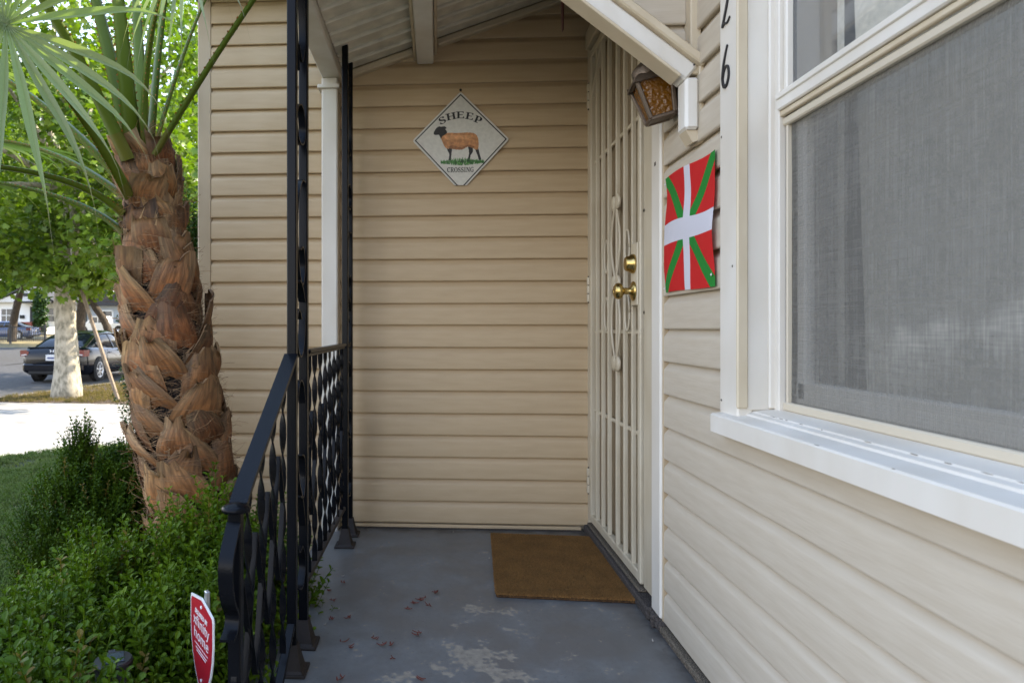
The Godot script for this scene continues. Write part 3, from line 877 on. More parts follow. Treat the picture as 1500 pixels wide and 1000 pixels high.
# ---------------------------------------------------------------- security door
func build_door() -> void:
	var T := Transform3D(Basis.IDENTITY, Vector3(-0.69, 0, 3.13))
	var fr := Node3D.new()
	put(fr, "door_frame", house)
	fr.transform = T
	part("outer_trim", MB.new().box(Vector3(0.692, 1.105, -2.147), Vector3(0.04, 2.14, 0.084), 0.005), "white_paint", fr)
	part("latch_jamb", MB.new().box(Vector3(0.697, 1.125, -2.243), Vector3(0.034, 2.13, 0.106), 0.004), "door_cream", fr)
	part("hinge_jamb", MB.new().box(Vector3(0.700, 1.10, -3.107), Vector3(0.045, 2.15, 0.034), 0.004), "door_cream", fr)
	part("head_jamb", MB.new().box(Vector3(0.685, 2.19, -2.68), Vector3(0.05, 0.08, 0.82), 0.004), "door_cream", fr)
	part("threshold", MB.new().box(Vector3(0.685, 0.018, -2.64), Vector3(0.060, 0.036, 0.93), 0.006), "stone", fr)
	part("wood_sill", MB.new().box(Vector3(0.690, 0.043, -2.70), Vector3(0.045, 0.012, 0.78), 0.004), "stain", fr)
	# rough stone end of the threshold
	var rk := MB.new().flat()
	var rs := RandomNumberGenerator.new(); rs.seed = 4
	for k in 7:
		rk.box(Vector3(0.684 + rs.randf_range(-0.012, 0.006), 0.018 + rs.randf_range(-0.004, 0.004), -2.10 - 0.016 * k), Vector3(rs.randf_range(0.035, 0.055), rs.randf_range(0.03, 0.042), rs.randf_range(0.018, 0.03)), 0.006, Basis(Vector3(rs.randf(), rs.randf(), rs.randf()).normalized(), rs.randf_range(-0.2, 0.2)))
	part("threshold_end", rk, "stone", fr)
	part("strike_mark", MB.new().box(Vector3(0.6718, 1.42, -2.15), Vector3(0.003, 0.012, 0.012), 0.001), "stain", fr)
	part("door_slab", MB.new().box(Vector3(0.745, 1.12, -2.68), Vector3(0.04, 2.16, 0.84)), "door_inner", fr)
	part("jamb_lining", MB.new().box(Vector3(0.735, 1.10, -2.31), Vector3(0.05, 2.13, 0.02)).box(Vector3(0.725, 1.10, -3.08), Vector3(0.05, 2.13, 0.02)), "door_inner", fr)
	var d := Node3D.new()
	put(d, "security_door", house)
	d.transform = T
	var X := 0.690
	var za := -3.085
	var zb := -2.318
	var fm := MB.new()
	fm.box(Vector3(X, 1.10, za + 0.02), Vector3(0.030, 2.08, 0.036), 0.004)
	fm.box(Vector3(X, 1.10, zb - 0.016), Vector3(0.030, 2.08, 0.030), 0.004)
	part("frame_stile", fm, "door_cream", d)
	part("frame_rail", MB.new().box(Vector3(X, 0.078, (za + zb) * 0.5), Vector3(0.028, 0.036, 0.71), 0.004), "door_cream", d)
	part("frame_rail", MB.new().box(Vector3(X, 2.12, (za + zb) * 0.5), Vector3(0.028, 0.036, 0.71), 0.004), "door_cream", d)
	# head of the grille slopes in the corner
	part("corner_brace", MB.new().bar(Vector3(X - 0.002, 1.93, za + 0.03), Vector3(X - 0.002, 2.10, za + 0.20), 0.02, 0.016, Vector3.UP, 0.002), "door_cream", d)
	var bar := MB.new().box(Vector3(0, 0, 0), Vector3(0.016, 2.02, 0.016), 0.002).mesh()
	for z in [-2.963, -2.863, -2.762, -2.638, -2.533, -2.430]:
		part("bar", bar, "door_cream", d, Transform3D(Basis.IDENTITY, Vector3(X - 0.004, 1.10, z)))
	for y in [1.64, 0.90, 0.552]:
		part("cross_bar", MB.new().box(Vector3(X + 0.006, y, (za + zb) * 0.5), Vector3(0.010, 0.014, 0.71), 0.002), "door_cream", d)
	# ornament: pairs of bowed bars with round collars above and below, small hoops beside them
	var zc := -2.638
	for s in [-1.0, 1.0]:
		for h in [[1.39, 1.09], [1.09, 0.78]]:
			var pts := PackedVector3Array()
			for i in 13:
				var t := float(i) / 12.0
				pts.append(Vector3(X - 0.012, lerpf(h[0], h[1], t), zc + s * 0.062 * sin(PI * t)))
			part("ornament_bow", MB.new().smooth().tube(pts, 0.0048, 6), "door_cream", d)
		for y in [1.20, 0.97]:
			var hp := PackedVector3Array()
			for i in 17:
				var a := TAU * i / 16.0
				hp.append(Vector3(X - 0.010, y + 0.066 * sin(a), zc + s * 0.150 + 0.028 * cos(a)))
			part("ornament_hoop", MB.new().smooth().tube(hp, 0.004, 6), "door_cream", d)
	for y in [1.39, 0.78, 1.085]:
		for s in [-0.028, 0.028]:
			var disc := [Vector2(0.0, 0.0), Vector2(0.026, 0.0), Vector2(0.030, 0.004), Vector2(0.028, 0.010), Vector2(0.016, 0.013), Vector2(0.0, 0.014)]
			part("rosette", MB.new().smooth().lathe(disc, 18, Transform3D(Basis(Vector3.BACK, PI / 2), Vector3(X - 0.006, y, zc + s))), "door_cream", d)
	# perforated backing sheet
	part("backing_sheet", MB.new().box(Vector3(X + 0.020, 1.10, (za + zb) * 0.5), Vector3(0.003, 2.02, 0.71)), "door_inner", d)
	for y in [1.945, 1.085, 0.235]:
		var hg := MB.new()
		for k in 3:
			hg.smooth().lathe([Vector2(0.0, -0.017), Vector2(0.0085, -0.017), Vector2(0.0095, -0.014), Vector2(0.0095, 0.014), Vector2(0.0085, 0.017), Vector2(0.0, 0.017)], 10, Transform3D(Basis.IDENTITY, Vector3(X - 0.014, y + (k - 1) * 0.038, za - 0.004)))
		var ho := part("hinge", hg, "door_cream", d)
		part("pin", MB.new().smooth().tube(PackedVector3Array([Vector3(X - 0.014, y - 0.06, za - 0.004), Vector3(X - 0.014, y + 0.06, za - 0.004)]), 0.005, 8), "dark", ho)
	var lp := part("lock_plate", MB.new().box(Vector3(X - 0.017, 1.097, -2.372), Vector3(0.006, 0.212, 0.076), 0.006), "door_cream", d)
	part("lock_box", MB.new().box(Vector3(X + 0.002, 1.097, -2.372), Vector3(0.030, 0.205, 0.070), 0.003), "door_cream", d)
	var to_left := Basis(Vector3.BACK, PI / 2)
	var db := [Vector2(0.0, 0.0), Vector2(0.033, 0.0), Vector2(0.034, 0.004), Vector2(0.031, 0.012), Vector2(0.026, 0.018), Vector2(0.025, 0.026), Vector2(0.022, 0.029), Vector2(0.0, 0.030)]
	part("deadbolt", MB.new().smooth().lathe(db, 24, Transform3D(to_left, Vector3(X - 0.020, 1.133, -2.372))), "brass", d)
	var kn := [Vector2(0.0, 0.0), Vector2(0.033, 0.0), Vector2(0.034, 0.003), Vector2(0.029, 0.008), Vector2(0.014, 0.012), Vector2(0.011, 0.018), Vector2(0.012, 0.026), Vector2(0.011, 0.032), Vector2(0.016, 0.037), Vector2(0.026, 0.043), Vector2(0.0285, 0.051), Vector2(0.026, 0.060), Vector2(0.018, 0.066), Vector2(0.009, 0.0675), Vector2(0.008, 0.066), Vector2(0.0, 0.0655)]
	part("knob", MB.new().smooth().lathe(kn, 24, Transform3D(to_left, Vector3(X - 0.020, 1.040, -2.372))), "brass", d)
	for y in [0.965, 1.30]:
		part("screw_hole", MB.new().smooth().lathe([Vector2(0.003, 0), Vector2(0.006, 0.001), Vector2(0.005, 0.003), Vector2(0.003, 0.003)], 10, Transform3D(to_left, Vector3(0.6795, y, -2.285))), "stain", fr)

# ---------------------------------------------------------------- ironwork
func scroll_pts(c: Array) -> PackedVector3Array:
	# c: points (z, y) smoothed by a Catmull-Rom curve
	var cv := Curve3D.new()
	for i in c.size():
		var p := Vector3(0, c[i][1], c[i][0])
		var a: Array = c[maxi(i - 1, 0)]
		var b: Array = c[mini(i + 1, c.size() - 1)]
		var t := Vector3(0, b[1] - a[1], b[0] - a[0]) / 6.0
		cv.add_point(p, -t, t)
	cv.bake_interval = 0.008
	return cv.get_baked_points()

func iron_column(label: String, zc: float, top: float) -> Node3D:
	var o := thing("porch_column", label, "column", Vector3(-0.385, 0, zc), 0.0, "wrought iron columns of the porch")
	var h := 0.078
	for s in [1.0, -1.0]:
		part("post", MB.new().box(Vector3(0, top * 0.5, s * h), Vector3(0.025, top, 0.025), 0.0025), "iron", o)
		var foot := part("foot", MB.new().flat().lathe([Vector2(0.048, 0.0), Vector2(0.050, 0.006), Vector2(0.040, 0.014), Vector2(0.026, 0.055), Vector2(0.021, 0.075), Vector2(0.0, 0.076)], 4, Transform3D(Basis(Vector3.UP, PI / 4), Vector3(0, 0, s * h))), "iron_rust", o)
		part("flange", MB.new().box(Vector3(0, 0.004, s * h), Vector3(0.082, 0.008, 0.082), 0.002), "iron_rust", foot)
	var q := 0.058
	var W := PackedVector3Array([Vector3(1, 0, 0)])
	# from the top down: long S scrolls, rings, a heart of two bows, hooks
	var sc := [
		[[q, 2.02], [q * 0.4, 1.95], [-q * 0.6, 1.86], [-q, 1.74], [-q * 0.3, 1.66], [q * 0.5, 1.69]],
		[[-q, 2.02], [-q * 0.4, 1.95], [q * 0.6, 1.86], [q, 1.74], [q * 0.4, 1.62]],
		[[0.0, 1.535], [q * 0.75, 1.515], [q, 1.475], [q * 0.6, 1.435], [0.0, 1.425], [-q * 0.7, 1.44], [-q, 1.48], [-q * 0.6, 1.525], [0.0, 1.535]],
		[[-q, 1.33], [-q * 0.2, 1.325], [q * 0.6, 1.27], [q * 0.9, 1.17], [q * 0.4, 1.07], [-q * 0.5, 1.02], [-q * 0.9, 0.99]],
		[[q * 0.2, 1.13], [-q * 0.5, 1.14], [-q * 0.9, 1.09], [-q * 0.5, 1.04], [q * 0.3, 1.045]],
		[[-q, 0.955], [-q * 0.7, 0.87], [0.0, 0.835], [q * 0.7, 0.86], [q, 0.93], [q * 0.5, 0.965], [-q * 0.1, 0.94]],
		[[-q, 0.70], [-q * 0.5, 0.755], [q * 0.3, 0.765], [q * 0.9, 0.70], [q, 0.60], [q * 0.5, 0.50], [-q * 0.4, 0.43], [-q, 0.35]],
		[[-q * 0.2, 0.56], [-q * 0.8, 0.545], [-q, 0.49], [-q * 0.6, 0.44], [q * 0.2, 0.45]],
		[[q, 0.34], [q * 0.4, 0.30], [-q * 0.4, 0.30], [-q, 0.24], [-q * 0.4, 0.19], [q * 0.5, 0.20]],
	]
	for c in sc:
		part("scroll", MB.new().strip(scroll_pts(c), W, 0.020, 0.0045), "iron", o)
	return o

func twisted(y0: float, y1: float, turns: float) -> MB:
	var n := int(48 * maxf(turns / 2.0, 1.0))
	var pts := PackedVector3Array()
	var wd := PackedVector3Array()
	for i in n + 1:
		var t := float(i) / n
		pts.append(Vector3(0, lerpf(y0, y1, t), 0))
		var a := turns * TAU * clampf((t - 0.03) / 0.94, 0.0, 1.0)
		wd.append(Vector3(cos(a), 0, sin(a)))
	return MB.new().strip(pts, wd, 0.0165, 0.0045)

func lozenge(o: Node3D, z: float, y: float, w: float, h: float, lean := 0.0) -> void:
	# flat bars set edge to edge as a slender diamond between two balusters
	var c := [[0.0, h], [w, 0.0], [0.0, -h], [-w, 0.0], [0.0, h]]
	for i in 4:
		var a := Vector3(0, y + c[i][1] + lean * c[i][0], z + c[i][0])
		var b := Vector3(0, y + c[i + 1][1] + lean * c[i + 1][0], z + c[i + 1][0])
		part("diamond_bar", MB.new().bar(a, b, 0.0125, 0.004, Vector3.RIGHT.cross((b - a).normalized()), 0.0008), "iron", o)

func build_ironwork() -> void:
	iron_column("tall black iron porch column nearest the camera, with scrolls between its two posts", -1.876, 2.10)
	iron_column("black iron porch column at the back, against the white pilaster", -2.925, 2.10)
	# level railing between the columns
	var r := thing("porch_railing", "black iron porch railing with twisted balusters between the two columns", "railing", Vector3(-0.385, 0, -1.97))
	part("top_rail", MB.new().box(Vector3(0, 0.845, -0.415), Vector3(0.030, 0.012, 0.80), 0.004), "iron", r)
	part("rail_channel", MB.new().box(Vector3(0, 0.834, -0.415), Vector3(0.014, 0.010, 0.80), 0.002), "iron", r)
	part("bottom_rail", MB.new().box(Vector3(0, 0.175, -0.415), Vector3(0.022, 0.014, 0.80), 0.003), "iron_rust", r)
	var tw := twisted(0.182, 0.830, 3.0).mesh()
	for k in 8:
		part("baluster", tw, "iron", r, Transform3D(Basis(Vector3.UP, 0.35 * k), Vector3(0, 0, -0.06 - 0.101 * k)))
	for k in 4:
		lozenge(r, -0.11 - 0.202 * k, 0.50, 0.047, 0.16)
	# stair handrail: newel with a lamb's tongue, sloping rail, balusters
	var s := thing("stair_handrail", "black iron stair handrail sloping down from the near column to a capped newel post", "handrail", Vector3(-0.385, 0, -1.286))
	part("newel_post", MB.new().box(Vector3(0, 0.112, 0), Vector3(0.025, 0.905, 0.025), 0.0025), "iron", s)
	part("newel_cap", MB.new().smooth().lathe([Vector2(0.0, 0.0), Vector2(0.024, 0.0), Vector2(0.027, 0.003), Vector2(0.027, 0.008), Vector2(0.022, 0.013), Vector2(0.010, 0.017), Vector2(0.0, 0.018)], 20, Transform3D(Basis.IDENTITY, Vector3(0, 0.563, 0))), "iron", s)
	part("newel_foot", MB.new().box(Vector3(0, -0.325, 0), Vector3(0.09, 0.02, 0.09), 0.004), "iron_rust", s)
	var rp := PackedVector3Array([Vector3(0, 0.842, -0.50), Vector3(0, 0.60, -0.06), Vector3(0, 0.572, -0.018)])
	part("sloping_rail", MB.new().strip(rp, PackedVector3Array([Vector3(1, 0, 0)]), 0.036, 0.011), "iron", s)
	part("bottom_rail", MB.new().bar(Vector3(0, 0.13, -0.50), Vector3(0, -0.16, -0.02), 0.022, 0.012, Vector3.UP, 0.002), "iron", s)
	var lt := scroll_pts([[0.012, 0.545], [0.03, 0.525], [0.058, 0.49], [0.062, 0.45], [0.045, 0.405], [0.022, 0.375], [0.030, 0.350], [0.055, 0.340]])
	part("lamb_tongue", MB.new().strip(lt, PackedVector3Array([Vector3(1, 0, 0)]), 0.027, 0.006), "iron", s)
	for k in 4:
		var z := -0.085 - 0.105 * k
		var yt := 0.60 + (-z - 0.06) * 0.55
		part("baluster", twisted(-0.13 + (-z) * 0.58, yt, 3.0), "iron", s, Transform3D(Basis.IDENTITY, Vector3(0, 0, z)))
	for k in 4:
		var z := -0.035 - 0.105 * k
		lozenge(s, z, 0.25 + (-z) * 0.58, 0.048, 0.15, -0.55)

# ---------------------------------------------------------------- porch objects
func build_lantern() -> void:
	var o := thing("wall_lantern", "small pewter wall lantern with amber glass, hanging askew beside the door", "lantern", Vector3(0.598, 1.657, -1.985))
	o.rotation = Vector3(0.02, -0.12, 0.25)
	o.scale = Vector3.ONE * 0.92
	# body tapers downwards; square in plan, one corner towards the street
	var yt := -0.045
	var yb := -0.165
	var wt := 0.052
	var wb := 0.036
	for k in 4:
		var b := Basis(Vector3.UP, PI / 2 * k)
		var fr := MB.new()
		var c := [b * Vector3(-wt, yt, wt), b * Vector3(wt, yt, wt), b * Vector3(wb, yb, wb), b * Vector3(-wb, yb, wb)]
		var n: Vector3 = (c[1] - c[0]).cross(c[3] - c[0]).normalized()
		part("corner_strip", MB.new().bar(c[0], c[3], 0.013, 0.013, n, 0.003), "pewter", o)
		part("rim", MB.new().bar(c[0], c[1], 0.012, 0.012, n, 0.003), "pewter", o)
		part("base_rim", MB.new().bar(c[3], c[2], 0.012, 0.012, n, 0.003), "pewter", o)
		var g := MB.new()
		g.quad(c[3] * 0.97, c[2] * 0.97, c[1] * 0.97, c[0] * 0.97)
		part("glass", g, "amber", o)
		# scalloped eave under the cap
		var ev := PackedVector2Array()
		ev.append(Vector2(-0.062, 0.004)); 
		for i in 13:
			var t := float(i) / 12.0
			ev.append(Vector2(lerpf(-0.060, 0.060, t), -0.014 - 0.004 * absf(sin(t * PI * 4.0))))
		ev.append(Vector2(0.062, 0.004))
		part("eave", MB.new().prism(ev, 0.0025, Transform3D(b * Basis(Vector3.RIGHT, -0.5), b * Vector3(0, yt + 0.008, 0.058))), "pewter", o)
	part("floor_plate", MB.new().box(Vector3(0, yb, 0), Vector3(0.07, 0.004, 0.07)), "pewter", o)
	part("roof_plate", MB.new().flat().lathe([Vector2(0.0, -0.001), Vector2(0.084, 0.0), Vector2(0.055, 0.016), Vector2(0.0, 0.018)], 4, Transform3D(Basis(Vector3.UP, PI / 4), Vector3(0, yt + 0.006, 0))), "pewter", o)
	part("cap", MB.new().smooth().lathe([Vector2(0.050, 0.0), Vector2(0.050, 0.022), Vector2(0.044, 0.030), Vector2(0.024, 0.044), Vector2(0.010, 0.050), Vector2(0.008, 0.058), Vector2(0.012, 0.062), Vector2(0.008, 0.070), Vector2(0.0, 0.072)], 24, Transform3D(Basis.IDENTITY, Vector3(0, yt + 0.016, 0))), "pewter", o)
	part("bulb", MB.new().smooth().lathe([Vector2(0.0, -0.13), Vector2(0.014, -0.12), Vector2(0.018, -0.10), Vector2(0.012, -0.075), Vector2(0.008, -0.05), Vector2(0.0, -0.05)], 12), "sign_white", o)
	var inv := o.transform.affine_inverse()
	var arm := PackedVector3Array()
	for q in [Vector3(0.612, 1.70, -1.985), Vector3(0.625, 1.735, -1.99), Vector3(0.655, 1.73, -2.0), Vector3(0.672, 1.66, -2.0), Vector3(0.685, 1.585, -2.0)]: arm.append(inv * q)
	part("arm", MB.new().smooth().tube(arm, 0.006, 8), "pewter", o)
	part("back_plate", MB.new().smooth().lathe([Vector2(0.0, 0.0), Vector2(0.045, 0.0), Vector2(0.047, 0.006), Vector2(0.030, 0.014), Vector2(0.0, 0.016)], 20, inv * Transform3D(Basis(Vector3.BACK, PI / 2), Vector3(0.694, 1.565, -2.0))), "pewter", o)

func blob(im: Image, poly: PackedVector2Array, c: Color, tex: FastNoiseLite = null, amount := 0.0, edge := 0.0) -> void:
	var lo := Vector2(1e9, 1e9)
	var hi := Vector2(-1e9, -1e9)
	for p in poly:
		lo = lo.min(p); hi = hi.max(p)
	for y in range(maxi(int(lo.y) - 6, 0), mini(int(hi.y) + 7, im.get_height())):
		for x in range(maxi(int(lo.x) - 6, 0), mini(int(hi.x) + 7, im.get_width())):
			var q := Vector2(x + 0.5, y + 0.5)
			if edge > 0.0: q += Vector2(tex.get_noise_2d(x * 5.0, y * 5.0), tex.get_noise_2d(x * 5.0 + 90.0, y * 5.0)) * edge
			if Geometry2D.is_point_in_polygon(q, poly):
				var k := 1.0
				if tex: k += amount * tex.get_noise_2d(x, y)
				im.set_pixel(x, y, Color(c.r * k, c.g * k, c.b * k))

func smooth_poly(pts: Array, s: float) -> PackedVector2Array:
	var cv := Curve2D.new()
	var n := pts.size()
	for i in n + 1:
		var p := (Vector2(pts[i % n][0], pts[i % n][1]) - Vector2(75.5, 92.5)) * s
		var a := (Vector2(pts[(i - 1 + n) % n][0], pts[(i - 1 + n) % n][1]) - Vector2(75.5, 92.5)) * s
		var b := (Vector2(pts[(i + 1) % n][0], pts[(i + 1) % n][1]) - Vector2(75.5, 92.5)) * s
		cv.add_point(p, -(b - a) / 6.0, (b - a) / 6.0)
	cv.bake_interval = 3.0
	return cv.get_baked_points()

func text(called: String, words: String, height: float, m: String, parent: Node3D, at: Transform3D, serif := true, bold := true, squeeze := 1.0) -> MeshInstance3D:
	var f := SystemFont.new()
	f.font_names = PackedStringArray(["Droid Serif" if serif else "Droid Sans"])
	f.font_weight = 700 if bold else 400
	var t := TextMesh.new()
	t.text = words
	t.font = f
	t.font_size = 64
	t.pixel_size = height / 46.0
	t.depth = 0.0006
	t.curve_step = 1.0
	at.basis = at.basis * Basis.from_scale(Vector3(squeeze, 1, 1))
	return part(called, t, m, parent, at)

func build_sheep_sign() -> void:
	var o := thing("sheep_sign", "white diamond sign with a brown sheep that reads SHEEP CROSSING", "sign", Vector3(0.107, 1.767, -3.108))
	var R := 0.219
	var N := 640
	var im := Image.create(N, N, false, Image.FORMAT_RGB8)
	im.fill(Color(0.80, 0.79, 0.75))
	var n := FastNoiseLite.new(); n.seed = 2; n.frequency = 0.03; n.fractal_octaves = 4
	for y in N:
		for x in N:
			var k := 1.0 + 0.03 * n.get_noise_2d(x, y)
			im.set_pixel(x, y, Color(0.80 * k, 0.79 * k, 0.75 * k))
	# black line inside the edge
	var outline := func(r: float) -> PackedVector2Array:
		var c := float(N) / 2.0
		var k := r * N / (2.0 * R)
		return PackedVector2Array([Vector2(c, c - k), Vector2(c + k, c), Vector2(c + k * 0.06, c + k * 1.02), Vector2(c - k * 0.06, c + k * 1.02), Vector2(c - k, c)])
	blob(im, outline.call(0.2085), Color(0.10, 0.09, 0.08))
	blob(im, outline.call(0.2015), Color(0.80, 0.79, 0.75), n, 0.05)
	# print: coordinates of a 1000-unit picture
	var s := N / 845.0
	var wool := smooth_poly([[330, 470], [390, 452], [470, 455], [560, 452], [615, 460], [648, 495], [655, 560], [648, 600], [630, 602], [600, 588], [560, 575], [510, 600], [450, 598], [420, 580], [385, 592], [358, 570], [335, 520], [318, 480]], s)
	var dk := Color(0.07, 0.06, 0.06)
	for L in [[[395, 585], [425, 585], [418, 640], [414, 695], [392, 695], [400, 640]], [[562, 570], [602, 575], [606, 620], [585, 650], [580, 685], [560, 685], [572, 640], [570, 610]], [[622, 590], [652, 590], [664, 640], [678, 690], [658, 695], [644, 650]], [[372, 580], [392, 588], [404, 620], [398, 632]]]:
		var pp := PackedVector2Array()
		for q in L: pp.append((Vector2(q[0], q[1]) - Vector2(75.5, 92.5)) * s)
		blob(im, pp, dk, n, 0.3, 2.0)
	blob(im, wool, Color(0.72, 0.50, 0.31), n, 0.22, 3.0)
	blob(im, smooth_poly([[420, 560], [500, 580], [560, 560], [620, 575], [600, 588], [560, 577], [510, 600], [450, 598], [400, 585]], s), Color(0.58, 0.38, 0.22), n, 0.25, 4.0)
	blob(im, smooth_poly([[350, 480], [420, 470], [520, 475], [600, 480], [560, 510], [450, 505], [390, 515]], s), Color(0.80, 0.58, 0.38), n, 0.2, 5.0)
	blob(im, smooth_poly([[262, 452], [285, 410], [315, 395], [350, 408], [378, 440], [372, 460], [340, 480], [325, 500], [310, 470], [275, 468]], s), dk, n, 0.5, 2.0)
	blob(im, smooth_poly([[330, 400], [360, 395], [375, 412], [350, 418]], s), Color(0.04, 0.035, 0.035))
	for k in 420:
		var x := rng.randf_range(325, 700)
		var y := 705.0 + rng.randf_range(-18, 30) * (1.0 - absf(x - 510.0) / 260.0)
		var hgt := rng.randf_range(10, 34) * (1.0 - absf(x - 510.0) / 320.0)
		var c := Color(0.10, 0.36, 0.10).lerp(Color(0.32, 0.56, 0.20), rng.randf())
		if rng.randf() < 0.25: c = Color(0.07, 0.22, 0.07)
		var lx := rng.randf_range(-9, 9)
		blob(im, PackedVector2Array([Vector2(x - 79.5, y - 84.5) * s, Vector2(x - 71.5, y - 84.5) * s, Vector2(x + lx - 75.5, y - hgt - 92.5) * s]), c)
	var face := PackedVector2Array([Vector2(0, R), Vector2(-R, 0), Vector2(-0.027, -0.206), Vector2(0.027, -0.206), Vector2(R, 0)])
	# rounded corners
	var rc := PackedVector2Array()
	for i in 5:
		var p := face[i]; var a := face[(i + 4) % 5]; var b := face[(i + 1) % 5]
		var r0 := 0.012 if i != 2 and i != 3 else 0.005
		for k in 5:
			var t := k / 4.0
			rc.append((p + (a - p).normalized() * r0).lerp(p, t).lerp(p.lerp(p + (b - p).normalized() * r0, t), t))
	var mb := MB.new()
	var ix := Geometry2D.triangulate_polygon(rc)
	for i in range(0, ix.size(), 3):
		var p3 := []
		for k in 3: p3.append(rc[ix[i + k]])
		if (p3[1] - p3[0]).cross(p3[2] - p3[0]) < 0: p3.reverse()
		var uv := func(p: Vector2) -> Vector2: return Vector2(0.5 + p.x / (2.0 * R), 0.5 - p.y / (2.0 * R))
		mb.tri(Vector3(p3[0].x, p3[0].y, 0), Vector3(p3[1].x, p3[1].y, 0), Vector3(p3[2].x, p3[2].y, 0), uv.call(p3[0]), uv.call(p3[1]), uv.call(p3[2]))
	mat("sheep_print", Color.WHITE, 0.45, {"tex": ImageTexture.create_from_image(im)})
	part("printed_face", mb, "sheep_print", o)
	part("plate", MB.new().prism(rc, 0.003, Transform3D(Basis.IDENTITY, Vector3(0, 0, -0.001))), "sign_white", o)
	part("nail", MB.new().smooth().lathe([Vector2(0.0, 0.0), Vector2(0.005, 0.0), Vector2(0.006, 0.004), Vector2(0.0, 0.007)], 10, Transform3D(Basis(Vector3.RIGHT, PI / 2), Vector3(0, R + 0.006, 0.0))), "dark", o)
	# arched lettering
	var word := "SHEEP"
	for i in 5:
		var a := (i - 2) * 0.272
		var rad := 0.155
		var x := sin(a) * rad - 0.002
		var y := 0.112 - (1.0 - cos(a)) * rad
		text("letter", word[i], 0.031, "black", o, Transform3D(Basis(Vector3.BACK, -a * 0.75), Vector3(x, y, 0.0008)), true, true, 1.42)
	text("lettering", "CROSSING", 0.0225, "black", o, Transform3D(Basis.IDENTITY, Vector3(-0.001, -0.136, 0.0008)), true, true, 0.74)

func build_flag() -> void:
	var o := thing("flag", "small red flag with a white cross over a green diagonal cross", "flag", Vector3(0.6805, 1.185, -1.885))
	var N := 512
	var im := Image.create(N, N, false, Image.FORMAT_RGB8)
	var n := FastNoiseLite.new(); n.seed = 6; n.frequency = 0.4; n.fractal_octaves = 2
	for y in N:
		for x in N:
			var u := (x + 0.5) / N
			var v := (y + 0.5) / N
			var c := Color(0.78, 0.055, 0.045)
			if absf(u - v) < 0.075 or absf(u + v - 1.0) < 0.075: c = Color(0.06, 0.50, 0.14)
			if absf(u - 0.5) < 0.060 or absf(v - 0.5) < 0.085: c = Color(0.83, 0.82, 0.84)
			var k := 1.0 + 0.07 * n.get_noise_2d(x, y)
			im.set_pixel(x, y, Color(c.r * k, c.g * k, c.b * k))
	mat("flag_cloth", Color.WHITE, 0.75, {"tex": ImageTexture.create_from_image(im), "back": lin(0.25, 0.2, 0.2)})
	var W := 0.365
	var Hh := 0.335
	var mb := MB.new().smooth()
	var K := 36
	var f := func(i: int, j: int) -> Vector3:
		var u := float(i) / K
		var v := float(j) / K
		var wob := 0.0016 * sin(u * 9.0 + v * 4.0) + 0.0012 * sin(v * 13.0 - u * 3.0) + 0.0020 * sin(v * 6.2 + 1.0)
		var edge := 0.006 * sin(u * 5.0 + 0.5)
		var side := 0.003 * sin(v * 7.0)
		var tuck := 0.012 * smoothstep(0.15, 0.0, u) * (0.5 + 0.5 * sin(v * 8.0))
		return Vector3(-0.008 + wob + tuck * 0.3, (0.5 - v) * Hh + edge * (0.4 if v > 0.5 else 1.0), -(0.5 - u) * W + side)
	for i in K:
		for j in K:
			mb.quad(f.call(i, j + 1), f.call(i + 1, j + 1), f.call(i + 1, j), f.call(i, j), Vector2(float(i) / K, float(j + 1) / K), Vector2(float(i + 1) / K, float(j + 1) / K), Vector2(float(i + 1) / K, float(j) / K), Vector2(float(i) / K, float(j) / K))
	part("cloth", mb, "flag_cloth", o)
	for q in [[-0.006, 0.150, -0.165], [-0.006, -0.155, -0.172], [-0.006, -0.140, 0.172]]:
		part("tack", MB.new().smooth().lathe([Vector2(0.0, 0.0), Vector2(0.004, 0.001), Vector2(0.0, 0.004)], 8, Transform3D(Basis(Vector3.BACK, PI / 2), Vector3(q[0] - 0.004, q[1], q[2]))), "sign_white", o)

func build_numbers() -> void:
	# slim slanted script digits, cut from sheet
	var six := [[0.62, 1.0], [0.42, 0.80], [0.22, 0.52], [0.16, 0.24], [0.30, 0.04], [0.56, 0.04], [0.74, 0.22], [0.70, 0.42], [0.50, 0.50], [0.30, 0.40], [0.20, 0.26]]
	var two := [[0.14, 0.74], [0.22, 0.92], [0.46, 1.0], [0.70, 0.90], [0.72, 0.70], [0.52, 0.42], [0.26, 0.14], [0.14, 0.03], [0.34, 0.06], [0.60, 0.02], [0.84, 0.10]]
	var k := 0
	for d in [two, six]:
		var o := thing("house_number", "black script house number 2, upper digit on the white window casing" if k == 0 else "black script house number 6, lower digit on the white window casing", "house number", Vector3(0.6705, 1.618 if k == 0 else 1.474, -1.655), 0.0)
		var cv := Curve3D.new()
		var w := 0.058
		var h := 0.094
		for i in d.size():
			var p := Vector3(-0.0016, d[i][1] * h, d[i][0] * w)
			var a: Array = d[maxi(i - 1, 0)]
			var b: Array = d[mini(i + 1, d.size() - 1)]
			var t := Vector3(0, (b[1] - a[1]) * h, (b[0] - a[0]) * w) / 6.0
			cv.add_point(p, -t, t)
		cv.bake_interval = 0.003
		var pts := cv.get_baked_points()
		var ww := PackedFloat32Array()
		var wd := PackedVector3Array()
		for i in pts.size():
			var t := float(i) / (pts.size() - 1)
			ww.append(lerpf(0.0045, 0.0082, sin(PI * clampf(t * 1.1, 0.0, 1.0))))
			var f := (pts[mini(i + 1, pts.size() - 1)] - pts[maxi(i - 1, 0)]).normalized()
			wd.append(Vector3.RIGHT.cross(f).normalized())
		part("digit", MB.new().strip(pts, wd, ww, 0.003), "black", o)
		k += 1

